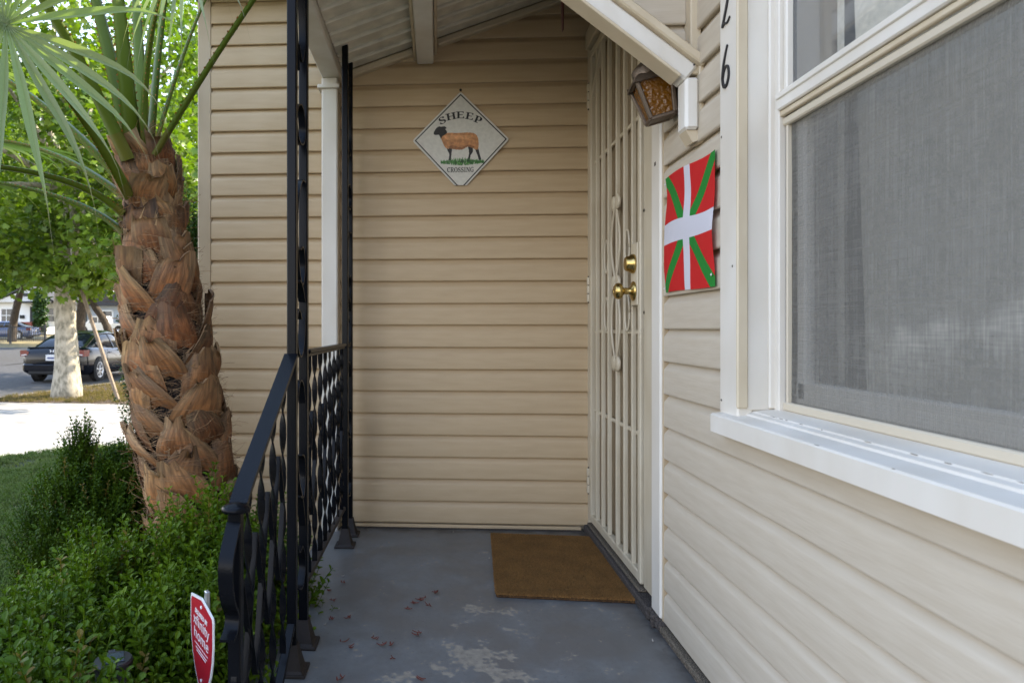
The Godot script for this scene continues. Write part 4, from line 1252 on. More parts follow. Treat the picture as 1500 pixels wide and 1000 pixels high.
func build_mat() -> void:
	var o := thing("door_mat", "brown coir door mat lying in front of the security door", "door mat", Vector3(0.451, 0, -2.655), -0.055)
	var W := 0.465
	var D := 0.675
	part("mat_base", MB.new().box(Vector3(0, 0.0075, 0), Vector3(W, 0.013, D), 0.003), "coir_base", o)
	var tuft := MB.new()
	for k in 5:
		var a := rng.randf() * TAU
		var d := Vector3(cos(a), 0, sin(a))
		var s := Vector3(-d.z, 0, d.x) * 0.0009
		var h := rng.randf_range(0.005, 0.009)
		var o0 := Vector3(rng.randf_range(-0.003, 0.003), 0, rng.randf_range(-0.003, 0.003))
		var c := rng.randf_range(0.6, 1.35)
		tuft.color(Color(c, c, c))
		tuft.tri(o0 - s, o0 + s, o0 + Vector3.UP * h + d * rng.randf_range(0.001, 0.005))
	var xfs := []
	var cols := []
	var n := FastNoiseLite.new(); n.seed = 17; n.frequency = 9.0; n.fractal_octaves = 3
	for k in 42000:
		var x := rng.randf_range(-W, W) * 0.5
		var z := rng.randf_range(-D, D) * 0.5
		if k % 12 == 0:
			x = signf(x) * W * 0.5 if k % 24 == 0 else x
			z = signf(z) * D * 0.5 if k % 24 != 0 else z
		xfs.append(Transform3D(Basis.from_euler(Vector3(rng.randf_range(-0.5, 0.5), rng.randf() * TAU, rng.randf_range(-0.5, 0.5))), Vector3(x, 0.0125, z)))
		var v := n.get_noise_2d(x, z)
		cols.append(Color(0.285, 0.142, 0.038) * (0.9 + 0.18 * v + rng.randf_range(-0.25, 0.25)))
	many("coir_pile", tuft.mesh(), "coir", xfs, o, cols)

# ---------------------------------------------------------------- palm
func palm_axis(y: float) -> Vector3:
	var d := y - 0.21
	return Vector3(-0.957 - 0.178 * d + 0.028 * d * d, y, -2.65)

func palm_radius(y: float) -> float:
	return lerpf(0.148, 0.078, smoothstep(0.65, 1.5, y)) - 0.035 * smoothstep(1.5, 1.75, y) - 0.008 * smoothstep(0.1, -0.5, y)

func build_palm() -> void:
	var r := RandomNumberGenerator.new(); r.seed = 21
	var o := thing("palm_tree", "young fan palm with a thick brown trunk of old leaf bases and green fronds", "palm tree", Vector3(-0.85, -0.5, -2.65))
	var T := Transform3D(Basis.IDENTITY, -o.position)
	var pts := PackedVector3Array()
	var rad := PackedFloat32Array()
	for i in 24:
		var y := lerpf(-0.52, 1.70, i / 23.0)
		pts.append(palm_axis(y))
		rad.append(palm_radius(y) * 0.97 if i < 23 else 0.004)
	part("trunk", MB.new().smooth().tube(pts, rad, 24), "palm_core", o, T)
	# old leaf bases, spirally set, each a curved clasping shield that narrows to a broken stub
	var N := 150
	var boots := []
	for k in N:
		var t := float(k) / N
		var y0 := lerpf(-0.50, 1.58, t)
		var th := k * 2.39996 + 0.4 + r.randf_range(-0.12, 0.12)
		var L := r.randf_range(0.115, 0.175) * (1.0 if y0 < 1.25 else 0.72)
		var lean := (1.0 if k % 2 == 0 else -1.0) * r.randf_range(0.05, 0.62)
		var out := r.randf_range(0.024, 0.068) * (1.0 if y0 < 1.1 else 0.7)
		if y0 > 1.36: out = r.randf_range(0.03, 0.075) + (0.05 if y0 < 0.12 else 0.0)
		if r.randf() < 0.2: out += r.randf_range(0.01, 0.04)
		var hw0 := r.randf_range(0.080, 0.105) * (1.0 if y0 < 1.0 else 0.72)
		var hw1 := r.randf_range(0.030, 0.056)
		var cup := r.randf_range(-0.024, 0.006)
		var twist := r.randf_range(-0.022, 0.022)
		var ragged := [r.randf_range(-0.02, 0.03), r.randf_range(-0.02, 0.03), r.randf_range(-0.015, 0.02), r.randf_range(-0.02, 0.03), r.randf_range(-0.02, 0.03), r.randf_range(-0.02, 0.03), r.randf_range(-0.02, 0.03)]
		var tone := r.randf_range(0.6, 1.2)
		var base_c := Color(0.38, 0.125, 0.034).lerp(Color(0.50, 0.225, 0.075), r.randf())
		var tip_c := Color(0.52, 0.32, 0.14).lerp(Color(0.17, 0.085, 0.04), r.randf())
		boots.append([y0, th, L, lean, hw0])
		var mb := MB.new().smooth(1)
		var NU := 8
		var NS := 6
		var f := func(i: int, j: int, under: bool) -> Vector3:
			var u := float(i) / NU
			var s := float(j) / NS * 2.0 - 1.0
			var hw := lerpf(hw0, hw1, pow(u, 1.7))
			var yy: float = y0 + (L + (ragged[j] if i == NU else 0.0)) * u - 0.035 * absf(s) * (1.0 - u)
			var R := palm_radius(yy) + 0.006
			var a := th + lean * u + s * hw / R
			var rr := R + out * pow(u, 1.3) + cup * s * s * (0.3 + u) - 0.004 * s * s + twist * s * u + 0.016 * sin(PI * minf(u * 1.1, 1.0))
			if under: rr -= 0.014 * (1.0 - 0.5 * absf(s)) * (0.4 + 0.6 * u)
			var c := palm_axis(yy)
			return c + Vector3(sin(a), 0, cos(a)) * rr
		for i in NU:
			for j in NS:
				var u := (i + 0.5) / NU
				var s := absf((j + 0.5) / NS * 2.0 - 1.0)
				var c := base_c.lerp(tip_c, clampf(u * 1.2 + s * s * 0.75 - 0.5, 0.0, 1.0)) * tone
				mb.color(c)
				var uu := Vector2(float(j) / NS, u * 1.0 + k * 0.37)
				mb.quad(f.call(i, j, false), f.call(i, j + 1, false), f.call(i + 1, j + 1, false), f.call(i + 1, j, false), uu, uu + Vector2(0.166, 0), uu + Vector2(0.166, 0.125), uu + Vector2(0, 0.125))
		mb.flat()
		mb.color(tip_c * 1.25 * tone)
		for j in NS:
			mb.quad(f.call(NU, j, false), f.call(NU, j + 1, false), f.call(NU, j + 1, true), f.call(NU, j, true))
		# torn strips at the broken end
		for j in r.randi_range(3, 7):
			var jj := r.randi_range(0, NS)
			var p0: Vector3 = f.call(NU - r.randi_range(0, 2), jj, false)
			var dn: Vector3 = (f.call(NU, jj, false) - f.call(NU - 2, jj, false)).normalized()
			var sd: Vector3 = (f.call(NU, mini(jj + 1, NS), false) - f.call(NU, maxi(jj - 1, 0), false)).normalized()
			var q0 := p0 + dn * r.randf_range(0.02, 0.07) + sd * r.randf_range(-0.03, 0.03) + Vector3(r.randf_range(-0.01, 0.01), r.randf_range(-0.02, 0.01), r.randf_range(-0.01, 0.02))
			mb.color(tip_c * r.randf_range(0.6, 1.4))
			mb.tri(p0 - sd * 0.004, p0 + sd * 0.004, q0)
			mb.tri(p0 + sd * 0.004 - Vector3(0, 0.002, 0), p0 - sd * 0.004 - Vector3(0, 0.002, 0), q0)
		for i in NU:
			for j in [0, NS]:
				var a: Vector3 = f.call(i, j, false); var b: Vector3 = f.call(i + 1, j, false)
				var c: Vector3 = f.call(i + 1, j, true); var d: Vector3 = f.call(i, j, true)
				if j == 0: mb.quad(a, b, c, d)
				else: mb.quad(b, a, d, c)
		part("leaf_base", mb, "boot", o, T)
	# loose fibre net between the leaf bases
	var fb := MB.new()
	for k in 6500:
		var bt: Array = boots[r.randi() % boots.size()]
		var edge := 1.0 if r.randf() < 0.5 else -1.0
		var up := r.randf_range(-0.1, 0.75)
		var y: float = bt[0] + bt[2] * up
		var th: float = bt[1] + bt[3] * up + edge * bt[4] * r.randf_range(0.55, 1.1) / palm_radius(y)
		var dir := -edge * r.randf_range(0.2, 2.0) if r.randf() < 0.6 else edge * r.randf_range(0.2, 1.2)
		var L := r.randf_range(0.03, 0.12)
		var lift := r.randf_range(0.0, 0.030)
		if r.randf() < 0.08: lift += r.randf_range(0.02, 0.05)
		var w := r.randf_range(0.0003, 0.0009)
		var c := Color(0.20, 0.105, 0.05).lerp(Color(0.40, 0.26, 0.14), r.randf()) * r.randf_range(0.5, 1.1)
		fb.color(c)
		var prev := []
		for i in 5:
			var u := i / 4.0
			var yy := y + L * u * (0.55 if absf(dir) > 1.0 else 1.0) - 0.03 * u * u
			var R := palm_radius(yy) + 0.012 + lift * (0.4 + u) + 0.008 * sin(u * 5.0 + k)
			var a := th + dir * u * L / 0.17 + 0.1 * sin(u * 7.0 + k)
			var p := palm_axis(yy) + Vector3(sin(a), 0, cos(a)) * R
			var q := [p + Vector3(0, w, 0), p - Vector3(0, w, 0) + Vector3(cos(a), 0, -sin(a)) * w]
			if i > 0: fb.quad(prev[1], q[1], q[0], prev[0])
			prev = q
	# orange fibre sheath where the green stalks leave the trunk
	for k in 900:
		var y := r.randf_range(1.36, 1.68)
		var th := r.randf() * TAU
		var R := palm_radius(y) + r.randf_range(0.0, 0.05)
		var p := palm_axis(y) + Vector3(sin(th), 0, cos(th)) * R
		var q := p + Vector3(r.randf_range(-0.05, 0.05), r.randf_range(-0.03, 0.09), r.randf_range(-0.05, 0.05))
		var sd := (q - p).cross(Vector3(r.randfn(), r.randfn(), r.randfn())).normalized() * 0.0008
		fb.color(Color(0.42, 0.22, 0.07).lerp(Color(0.30, 0.20, 0.11), r.randf()))
		fb.quad(p - sd, p + sd, q + sd * 0.5, q - sd * 0.5)
	var fo := part("fibre", fb, "fibre", o, T)
	fo.set_meta("kind", "stuff")
	# fronds: hub position, petiole bend, blade size and how far it is turned
	var fr := [
		[[-1.085, 1.58, -2.56], [-0.674, 2.115, -2.463], [-0.35, 2.46, -2.40], 0.040, 0.75],
		[[-1.118, 1.60, -2.62], [-1.013, 2.249, -2.843], [-0.84, 2.75, -3.00], 0.038, 0.75],
		[[-1.140, 1.60, -2.58], [-1.060, 2.02, -2.47], [-0.87, 2.30, -2.32], 0.070, 0.66, Vector3(0.6, 0.25, 0.3), Vector3(0.1, -0.9, 0.25), 2.5],
		[[-1.170, 1.58, -2.57], [-1.199, 2.163, -2.50], [-1.24, 2.62, -2.50], 0.085, 0.85],
		[[-1.200, 1.62, -2.62], [-1.372, 2.235, -2.67], [-1.50, 2.66, -2.74], 0.080, 0.85],
		[[-1.175, 1.56, -2.54], [-1.36, 2.06, -2.27], [-1.52, 2.28, -2.06], 0.085, 0.80],
		[[-1.175, 1.42, -2.52], [-1.215, 1.650, -2.228], [-1.265, 1.805, -1.93], 0.080, 0.74, Vector3(-0.95, 0.05, 0.3), Vector3(0.25, -0.95, 0.10), 2.85],
		[[-1.195, 1.45, -2.62], [-1.563, 1.806, -2.608], [-1.95, 2.02, -2.64], 0.075, 0.80],
		[[-1.205, 1.36, -2.56], [-1.43, 1.475, -2.40], [-1.80, 1.47, -2.16], 0.065, 0.75],
		[[-1.215, 1.28, -2.60], [-1.537, 1.451, -2.66], [-2.12, 1.56, -2.73], 0.055, 0.75],
		[[-1.225, 1.42, -2.68], [-1.593, 1.642, -2.757], [-2.0, 1.74, -2.88], 0.060, 0.80],
		[[-1.150, 1.62, -2.66], [-1.10, 2.35, -2.72], [-1.02, 2.95, -2.80], 0.060, 0.80],
		[[-1.185, 1.62, -2.70], [-1.35, 2.30, -3.00], [-1.50, 2.75, -3.30], 0.060, 0.80],
	]
	var single := 0
	for k in fr.size():
		var q: Array = fr[k]
		var a := Vector3(q[0][0], q[0][1], q[0][2])
		var b := Vector3(q[1][0], q[1][1], q[1][2])
		var c := Vector3(q[2][0], q[2][1], q[2][2])
		var n := 14
		var ps := PackedVector3Array()
		for i in n + 1:
			var t := float(i) / n
			# curve through the middle point
			var ctrl := b * 2.0 - (a + c) * 0.5
			ps.append(a * (1 - t) * (1 - t) + ctrl * 2.0 * t * (1 - t) + c * t * t)
		var hubdir := (ps[n] - ps[n - 1]).normalized()
		var outw := (c - palm_axis(1.5)); outw.y = 0; outw = outw.normalized()
		var side := hubdir.cross(Vector3.UP).normalized()
		if side.length() < 0.5: side = Vector3.RIGHT
		var spread := 1.95
		if q.size() > 5:
			hubdir = (q[5] as Vector3).normalized(); side = (q[6] as Vector3).normalized(); spread = q[7]
		var pm := MB.new()
		var green := Color(0.065, 0.110, 0.008).lerp(Color(0.12, 0.165, 0.014), r.randf())
		var prev := []
		var w0: float = q[3]
		for i in n + 1:
			var t := float(i) / n
			var w := lerpf(w0, 0.020, pow(t, 0.95))
			var th := w * 0.34
			var f := (ps[mini(i + 1, n)] - ps[maxi(i - 1, 0)]).normalized()
			var s := (side - f * side.dot(f)).normalized()
			var u := s.cross(f).normalized()
			var ring := [ps[i] - s * w * 0.5, ps[i] - u * th * 0.9 - s * w * 0.2, ps[i] - u * th * 0.9 + s * w * 0.2, ps[i] + s * w * 0.5, ps[i] + u * th * 0.35 + s * w * 0.25, ps[i] + u * th * 0.35 - s * w * 0.25]
			pm.color(green.lerp(Color(0.17, 0.10, 0.03), clampf(0.75 - t * 5.0, 0.0, 0.8)))
			if i > 0:
				pm.smooth(1)
				for j in 6:
					var j2 := (j + 1) % 6
					pm.quad(prev[j], ring[j], ring[j2], prev[j2])
			prev = ring
			if t > 0.05 and t < 0.92:
				pm.flat()
				pm.color(Color(0.34, 0.14, 0.03))
				for e in [-1.0, 1.0]:
					for z in 3:
						var p0: Vector3 = ps[i].lerp(ps[mini(i + 1, n)], z / 3.0) + s * e * w * 0.48
						pm.tri(p0 - f * 0.004, p0 + f * 0.004 - u * 0.003, p0 + s * e * r.randf_range(0.005, 0.010) + f * r.randf_range(-0.006, 0.006))
						pm.tri(p0 + f * 0.004 + u * 0.003, p0 - f * 0.004, p0 + s * e * r.randf_range(0.005, 0.010) + f * r.randf_range(-0.006, 0.006))
		var fo2 := Node3D.new()
		put(fo2, "frond", o)
		fo2.transform = T
		part("petiole", pm, "petiole", fo2)
		# blade: folded segments spread like a fan from the hub, tips drooping
		var segs := 24 if q.size() < 6 else 25
		var merged: MB = null
		var bladeN := (hubdir.cross(side)).normalized()
		if bladeN.y < 0: bladeN = -bladeN
		var size: float = q[4]
		for j in segs:
			var ft := float(j) / (segs - 1) * 2.0 - 1.0
			var ang := ft * spread
			var d0 := hubdir * cos(ang) + side * sin(ang)
			var L := size * (1.0 - 0.30 * ft * ft) * r.randf_range(0.92, 1.06)
			var droop := r.randf_range(0.45, 1.0) * (0.6 + 0.6 * absf(ft))
			var mb := MB.new() if single < 296 else (merged if merged else MB.new())
			if single >= 296: merged = mb
			var tone := r.randf_range(0.8, 1.2)
			var cg := Color(0.29, 0.37, 0.16).lerp(Color(0.38, 0.44, 0.20), r.randf()) * tone
			var p := ps[n]
			var v := (d0 + bladeN * 0.12).normalized()
			var NS := 11
			var pr := []
			for i in NS + 1:
				var t := float(i) / NS
				var w := 0.030 * size / 0.75 * (0.30 + 0.70 * smoothstep(0.0, 0.35, t)) * (1.0 - smoothstep(0.42, 1.0, t) * 0.97)
				var ss := v.cross(bladeN)
				if ss.length() < 0.2: ss = v.cross(Vector3.UP)
				ss = ss.normalized()
				var uu := ss.cross(v).normalized()
				var fold := 0.42 * (1.0 - 0.5 * t)
				var ring := [p - ss * w * 0.5 + uu * w * fold * 0.5, p - uu * w * fold * 0.5, p + ss * w * 0.5 + uu * w * fold * 0.5]
				mb.color(cg.lerp(Color(0.34, 0.27, 0.13), clampf((t - 0.82) * 4.0, 0.0, 0.8)))
				if i > 0:
					mb.smooth(1)
					mb.quad(pr[0], pr[1], ring[1], ring[0], Vector2(0, t), Vector2(0.5, t), Vector2(0.5, t + 0.09), Vector2(0, t + 0.09))
					mb.smooth(2)
					mb.quad(pr[1], pr[2], ring[2], ring[1], Vector2(0.5, t), Vector2(1, t), Vector2(1, t + 0.09), Vector2(0.5, t + 0.09))
				pr = ring
				p += v * L / NS
				v = (v + Vector3.DOWN * droop * (0.02 + 0.34 * smoothstep(0.35, 0.95, t)) + Vector3(r.randf_range(-1, 1), 0, r.randf_range(-1, 1)) * 0.025).normalized()
			# thread at the tip
			mb.flat()
			mb.color(Color(0.38, 0.33, 0.22))
			var q1 := p + v * 0.04 + Vector3(r.randf_range(-0.012, 0.012), -0.01, r.randf_range(-0.012, 0.012))
			mb.tri(pr[0], pr[2], q1)
			if single < 296:
				part("leaf_segment", mb, "frond", fo2)
				single += 1
		if merged:
			var mo := part("leaf_blade", merged, "frond", fo2)
			mo.set_meta("kind", "stuff")

# ---------------------------------------------------------------- hedge
func leaf_shape(mb: MB, at: Vector3, dir: Vector3, up: Vector3, L: float, W: float, c: Color) -> void:
	var s := dir.cross(up).normalized()
	var n := s.cross(dir).normalized()
	var prof := [[0.0, 0.06], [0.35, 0.75], [0.68, 1.0], [0.90, 0.62]]
	mb.color(c)
	var bend := -0.16 * L
	var P := func(t: float, k: float) -> Vector3: return at + dir * (L * t) + s * (W * 0.5 * k) + n * (absf(k) * 0.16 * W + bend * t * t)
	for i in 4:
		var t0: float = prof[i][0]; var k0: float = prof[i][1]
		var t1 := 1.0; var k1 := 0.0
		if i < 3:
			t1 = prof[i + 1][0]; k1 = prof[i + 1][1]
		mb.smooth(1)
		if i < 3:
			mb.quad(P.call(t0, -k0), P.call(t0, 0.0), P.call(t1, 0.0), P.call(t1, -k1))
			mb.smooth(2)
			mb.quad(P.call(t0, 0.0), P.call(t0, k0), P.call(t1, k1), P.call(t1, 0.0))
		else:
			mb.tri(P.call(t0, -k0), P.call(t0, 0.0), P.call(t1, 0.0))
			mb.smooth(2)
			mb.tri(P.call(t0, 0.0), P.call(t0, k0), P.call(t1, 0.0))

func shoot(r: RandomNumberGenerator, L: float, pairs: int, leaf: float) -> ArrayMesh:
	var mb := MB.new()
	var pts := PackedVector3Array()
	var bx := r.randf_range(-0.02, 0.02)
	var bz := r.randf_range(-0.02, 0.02)
	for i in 5:
		var t := i / 4.0
		pts.append(Vector3(bx * t * t, L * t, bz * t * t))
	mb.color(Color(1.3, 1.0, 0.55))
	mb.smooth(3).tube(pts, 0.0011, 4, false)
	for k in pairs:
		var t := (k + 0.6) / pairs
		var p := Vector3(bx * t * t, L * t, bz * t * t)
		for e in 2:
			var a := k * PI / 2 + e * PI + r.randf_range(-0.4, 0.4)
			var out := Vector3(cos(a), r.randf_range(0.25, 0.75) + t * 0.5, sin(a)).normalized()
			var sz := leaf * r.randf_range(0.8, 1.15) * (1.0 - 0.35 * t * t)
			var c := lerpf(0.75, 1.5, t) * r.randf_range(0.85, 1.15)
			leaf_shape(mb, p, out, Vector3.UP, sz, sz * 0.60, Color(c * lerpf(0.9, 1.25, t), c, c * lerpf(1.0, 0.7, t)))
	return mb.mesh()

func shrub(label: String, group: String, blobs: Array, count: int, leaf: float, dark: Color, light: Color, sd: int, called := "boxwood_shrub", avoid := []) -> void:
	var r := RandomNumberGenerator.new(); r.seed = sd
	var first: Array = blobs[0]
	var o := thing(called, label, "shrub", Vector3(first[0], -0.5, first[2]), 0.0, group)
	var T := Transform3D(Basis.IDENTITY, -o.position)
	var n := FastNoiseLite.new(); n.seed = sd; n.frequency = 2.2
	var stems := MB.new().smooth()
	for b in blobs:
		for k in 9:
			var a := r.randf() * TAU
			var e := Vector3(b[0] + cos(a) * b[3] * 0.6, b[1] + b[4] * r.randf_range(0.3, 0.75), b[2] + sin(a) * b[5] * 0.6)
			var g0 := Vector3(b[0] + cos(a) * 0.05, -0.5, b[2] + sin(a) * 0.05)
			stems.tube(PackedVector3Array([g0, g0.lerp(e, 0.5) + Vector3(0, 0.08, 0), e]), [0.008, 0.006, 0.003], 5, false)
	part("stem", stems, "twig", o, T)
	var weights := []
	var total := 0.0
	for b in blobs:
		total += pow(b[3] * b[4] * b[5], 0.67)
		weights.append(total)
	for variant in 3:
		var mesh := shoot(r, leaf * 6.6, 7, leaf)
		var xfs := []
		var cols := []
		while xfs.size() < count * 0.82 / 3.0:
			var pick := r.randf() * total
			var bi := 0
			while weights[bi] < pick: bi += 1
			var b: Array = blobs[bi]
			var d := Vector3(r.randfn(), r.randfn(), r.randfn()).normalized()
			var rad := pow(r.randf_range(0.35, 1.0), 0.4)
			if r.randf() < 0.09: rad *= 1.0 + r.randf() * 0.20
			var bump := 1.0 + 0.16 * n.get_noise_3d(d.x * 1.2 + b[0], d.y * 1.2, d.z * 1.2 + b[2])
			var p := Vector3(b[0] + d.x * b[3] * rad * bump, b[1] + d.y * b[4] * rad * bump, b[2] + d.z * b[5] * rad * bump)
			p.y -= leaf * 3.0
			if p.y < -0.48: continue
			var skip := false
			for v in avoid:
				if p.distance_to(Vector3(v[0], v[1], v[2])) < v[3]: skip = true
			if skip: continue
			var up := (Vector3.UP * 1.35 + d * 0.6 + Vector3(r.randf_range(-0.4, 0.4), 0, r.randf_range(-0.4, 0.4))).normalized()
			var side := up.cross(Vector3(r.randfn(), 0.01, r.randfn())).normalized()
			xfs.append(Transform3D(Basis(side, up, side.cross(up)).scaled(Vector3.ONE * r.randf_range(0.75, 1.25)), p))
			var tone := clampf(0.45 + 0.5 * n.get_noise_3d(p.x * 2.0, p.y * 2.0, p.z * 2.0) + r.randf_range(-0.3, 0.3), 0.0, 1.0)
			cols.append(dark.lerp(light, tone) if r.randf() > 0.025 else Color(0.20, 0.15, 0.04))
		var mo := many("foliage", mesh, "box_leaf", xfs, o, cols)
		mo.transform = T

func build_hedge() -> void:
	var dk := Color(0.045, 0.095, 0.005)
	var lt := Color(0.165, 0.240, 0.012)
	var g := "boxwood shrubs of the hedge beside the porch"
	var keep := [[-0.55, 0.20, -1.42, 0.10], [-0.52, 0.10, -1.38, 0.10], [-0.47, 0.26, -1.30, 0.10], [-0.71, 0.15, -1.45, 0.10], [-0.69, 0.18, -1.38, 0.09], [-0.60, 0.28, -1.45, 0.06], [-0.655, 0.22, -1.33, 0.07], [-0.66, 0.11, -1.33, 0.06], [-0.69, 0.10, -1.40, 0.075], [-0.60, 0.31, -1.20, 0.06], [-0.70, 0.19, -1.40, 0.045]]
	shrub("bushy green boxwood in front of the palm trunk, against the near railing", g, [[-0.72, -0.12, -2.20, 0.30, 0.46, 0.26], [-0.60, -0.20, -2.0, 0.13, 0.42, 0.3]], 3300, 0.0235, dk, lt, 1, "boxwood_shrub", keep)
	shrub("green boxwood at the lawn edge, left of the shrub in front of the palm", g, [[-1.05, -0.20, -2.1, 0.24, 0.42, 0.34]], 2300, 0.0235, dk, lt, 2, "boxwood_shrub", keep)
	shrub("green boxwood in the middle of the hedge, behind the solar light and red sign", g, [[-0.70, -0.22, -1.75, 0.26, 0.42, 0.24]], 2600, 0.0245, dk, lt, 3, "boxwood_shrub", keep)
	shrub("light green boxwood in the lower left corner with long loose shoots", g, [[-0.98, -0.24, -1.55, 0.22, 0.46, 0.26]], 2100, 0.0245, dk, lt.lerp(Color(0.1, 0.16, 0.02), 0.4), 4, "boxwood_shrub", keep)
	shrub("boxwood nearest the camera, its bright tips in front of the solar light", g, [[-0.74, -0.20, -1.26, 0.24, 0.46, 0.13]], 1500, 0.0245, dk, lt.lerp(Color(0.1, 0.17, 0.02), 0.5), 5, "boxwood_shrub", keep)
	shrub("taller dark shrub left of the palm trunk, with thin shoots standing up against the pavement", "", [[-1.64, -0.16, -3.18, 0.33, 0.44, 0.30], [-1.72, 0.24, -3.2, 0.05, 0.20, 0.05], [-1.50, 0.16, -3.2, 0.15, 0.17, 0.1]], 6800, 0.0185, Color(0.030, 0.068, 0.005), Color(0.105, 0.165, 0.014), 6, "privet_shrub")
	shrub("tall dark green bush behind the palm trunk, by the corner of the wall", "", [[-1.93, 0.6, -5.1, 0.33, 1.3, 0.4]], 3600, 0.034, Color(0.022, 0.055, 0.014), Color(0.07, 0.12, 0.03), 7, "tall_bush")

# ---------------------------------------------------------------- garden things
func build_garden_things() -> void:
	var s := thing("solar_light", "round black solar path light half hidden among the hedge leaves", "garden light", Vector3(-0.711, -0.5, -1.459))
	s.rotation.y = 0.5
	part("stake", MB.new().smooth().tube(PackedVector3Array([Vector3(0, -0.05, 0), Vector3(0, 0.58, 0)]), 0.009, 8), "black_plastic", s)
	part("housing", MB.new().smooth().lathe([Vector2(0.0, 0.575), Vector2(0.030, 0.58), Vector2(0.036, 0.60), Vector2(0.037, 0.672), Vector2(0.038, 0.676)], 28), "solar_lens", s)
	var lid := part("lid", MB.new().lathe([Vector2(0.0375, 0.672), Vector2(0.041, 0.674), Vector2(0.041, 0.684), Vector2(0.038, 0.688), Vector2(0.0, 0.689)], 28), "black_plastic", s)
	part("solar_panel", MB.new().box(Vector3(0, 0.6895, 0), Vector3(0.046, 0.002, 0.046), 0.0006), "solar_cell", lid)
	part("latch", MB.new().box(Vector3(0.0, 0.685, -0.040), Vector3(0.016, 0.010, 0.010), 0.002), "black_plastic", lid)
	# shield shaped sign on a metal stake
	var A := Vector3(-0.575, 0, -1.567)
	var B := Vector3(-0.473, 0, -1.423)
	var x := (B - A).normalized()
	var o := thing("yard_sign", "red shield shaped yard sign with white lettering, standing in the hedge by the newel", "yard sign", Vector3(-0.524, -0.5, -1.495))
	o.basis = Basis(x, Vector3.UP, x.cross(Vector3.UP))
	var W := 0.088
	var shape := func(k: float) -> PackedVector2Array:
		var p := PackedVector2Array()
		for q in [[0.0, 0.812], [-0.95, 0.790], [-1.0, 0.775], [-1.0, 0.70], [-0.94, 0.65], [-0.80, 0.60], [-0.60, 0.56], [-0.33, 0.525], [0.0, 0.500], [0.33, 0.525], [0.60, 0.56], [0.80, 0.60], [0.94, 0.65], [1.0, 0.70], [1.0, 0.775], [0.95, 0.790]]:
			var c := Vector2(0, 0.68)
			var qy: float = 0.812 - (0.812 - q[1]) * 0.70
			c.y = 0.7195
			p.append(c + (Vector2(q[0] * W, qy) - c) * Vector2(k, 1.0 - (1.0 - k) * 0.85))
		return p
	part("panel", MB.new().prism(shape.call(1.0), 0.003, Transform3D(Basis.IDENTITY, Vector3(0, 0, 0.0015))), "sign_white", o)
	part("red_face", MB.new().prism(shape.call(0.93), 0.0004, Transform3D(Basis.IDENTITY, Vector3(0, 0, 0.0021))), "sign_red", o)
	part("stake", MB.new().box(Vector3(0.012, 0.40, -0.008), Vector3(0.014, 0.86, 0.010), 0.002), "galv", o)
	var F := func(px: float, py: float) -> Transform3D: return Transform3D(Basis.IDENTITY, Vector3(px, py, 0.0026))
	text("lettering", "SECURED BY", 0.0105, "sign_white", o, F.call(0.0, 0.7705), false, true, 1.12)
	text("lettering", "xfinity", 0.021, "sign_white", o, F.call(0.0, 0.7490), false, false, 1.5)
	text("lettering", "home", 0.021, "sign_white", o, F.call(0.0, 0.7195), false, false, 1.5)
	part("rule_line", MB.new().box(Vector3(0, 0.698, 0.0024), Vector3(0.10, 0.0009, 0.0006)), "sign_white", o)
	part("small_print", MB.new().box(Vector3(0, 0.689, 0.0024), Vector3(0.085, 0.0016, 0.0006)).box(Vector3(0, 0.683, 0.0024), Vector3(0.07, 0.0016, 0.0006)), "sign_white", o)
	for y in [0.791, 0.628]:
		part("rivet", MB.new().smooth().lathe([Vector2(0.004, 0.0), Vector2(0.003, 0.0015), Vector2(0.0, 0.002)], 10, Transform3D(Basis(Vector3.RIGHT, PI / 2), Vector3(0, y, 0.0022))), "sign_white", o)

# ---------------------------------------------------------------- trees
func lobed_leaf() -> ArrayMesh:
	var mb := MB.new().smooth()
	var rim := [[0.0, 0.0], [0.32, -0.02], [0.52, 0.22], [0.36, 0.34], [0.50, 0.66], [0.22, 0.60], [0.0, 1.0], [-0.22, 0.60], [-0.50, 0.66], [-0.36, 0.34], [-0.52, 0.22], [-0.32, -0.02]]
	var c := Vector3(0, 0.38, 0.02)
	mb.color(Color(1, 1, 1))
	for i in rim.size():
		var a: Array = rim[i]
		var b: Array = rim[(i + 1) % rim.size()]
		var p := Vector3(a[0], a[1], -0.10 * absf(a[0]) - 0.12 * a[1] * a[1])
		var q := Vector3(b[0], b[1], -0.10 * absf(b[0]) - 0.12 * b[1] * b[1])
		mb.tri(c, p, q)
	return mb.mesh()

func crown(o: Node3D, T: Transform3D, leaf: Mesh, clumps: Array, per: int, size: float, dark: Color, light: Color, sd: int) -> void:
	var r := RandomNumberGenerator.new(); r.seed = sd
	var xfs := []
	var cols := []
	for c in clumps:
		var p0: Vector3 = c[0]
		var R: float = c[1]
		var tone := r.randf()
		for k in per:
			var d := Vector3(r.randfn(), r.randfn() * 0.75, r.randfn())
			d = d.normalized() * pow(r.randf(), 0.45)
			var p := p0 + d * R
			var up := Vector3(r.randfn(), -0.4 + r.randfn() * 0.7, r.randfn()).normalized()
			var n := (Vector3.UP * 0.9 + d * 0.6 + Vector3(r.randfn(), r.randfn(), r.randfn()) * 0.45)
			n = (n - up * n.dot(up)).normalized()
			var s := size * r.randf_range(0.65, 1.25)
			xfs.append(Transform3D(Basis(up.cross(n), up, n).scaled(Vector3.ONE * s), p))
			cols.append(dark.lerp(light, clampf(tone * 0.6 + r.randf() * 0.5 - 0.05, 0.0, 1.0)))
	var m := many("crown", leaf, "leaf", xfs, o, cols)
	m.transform = T

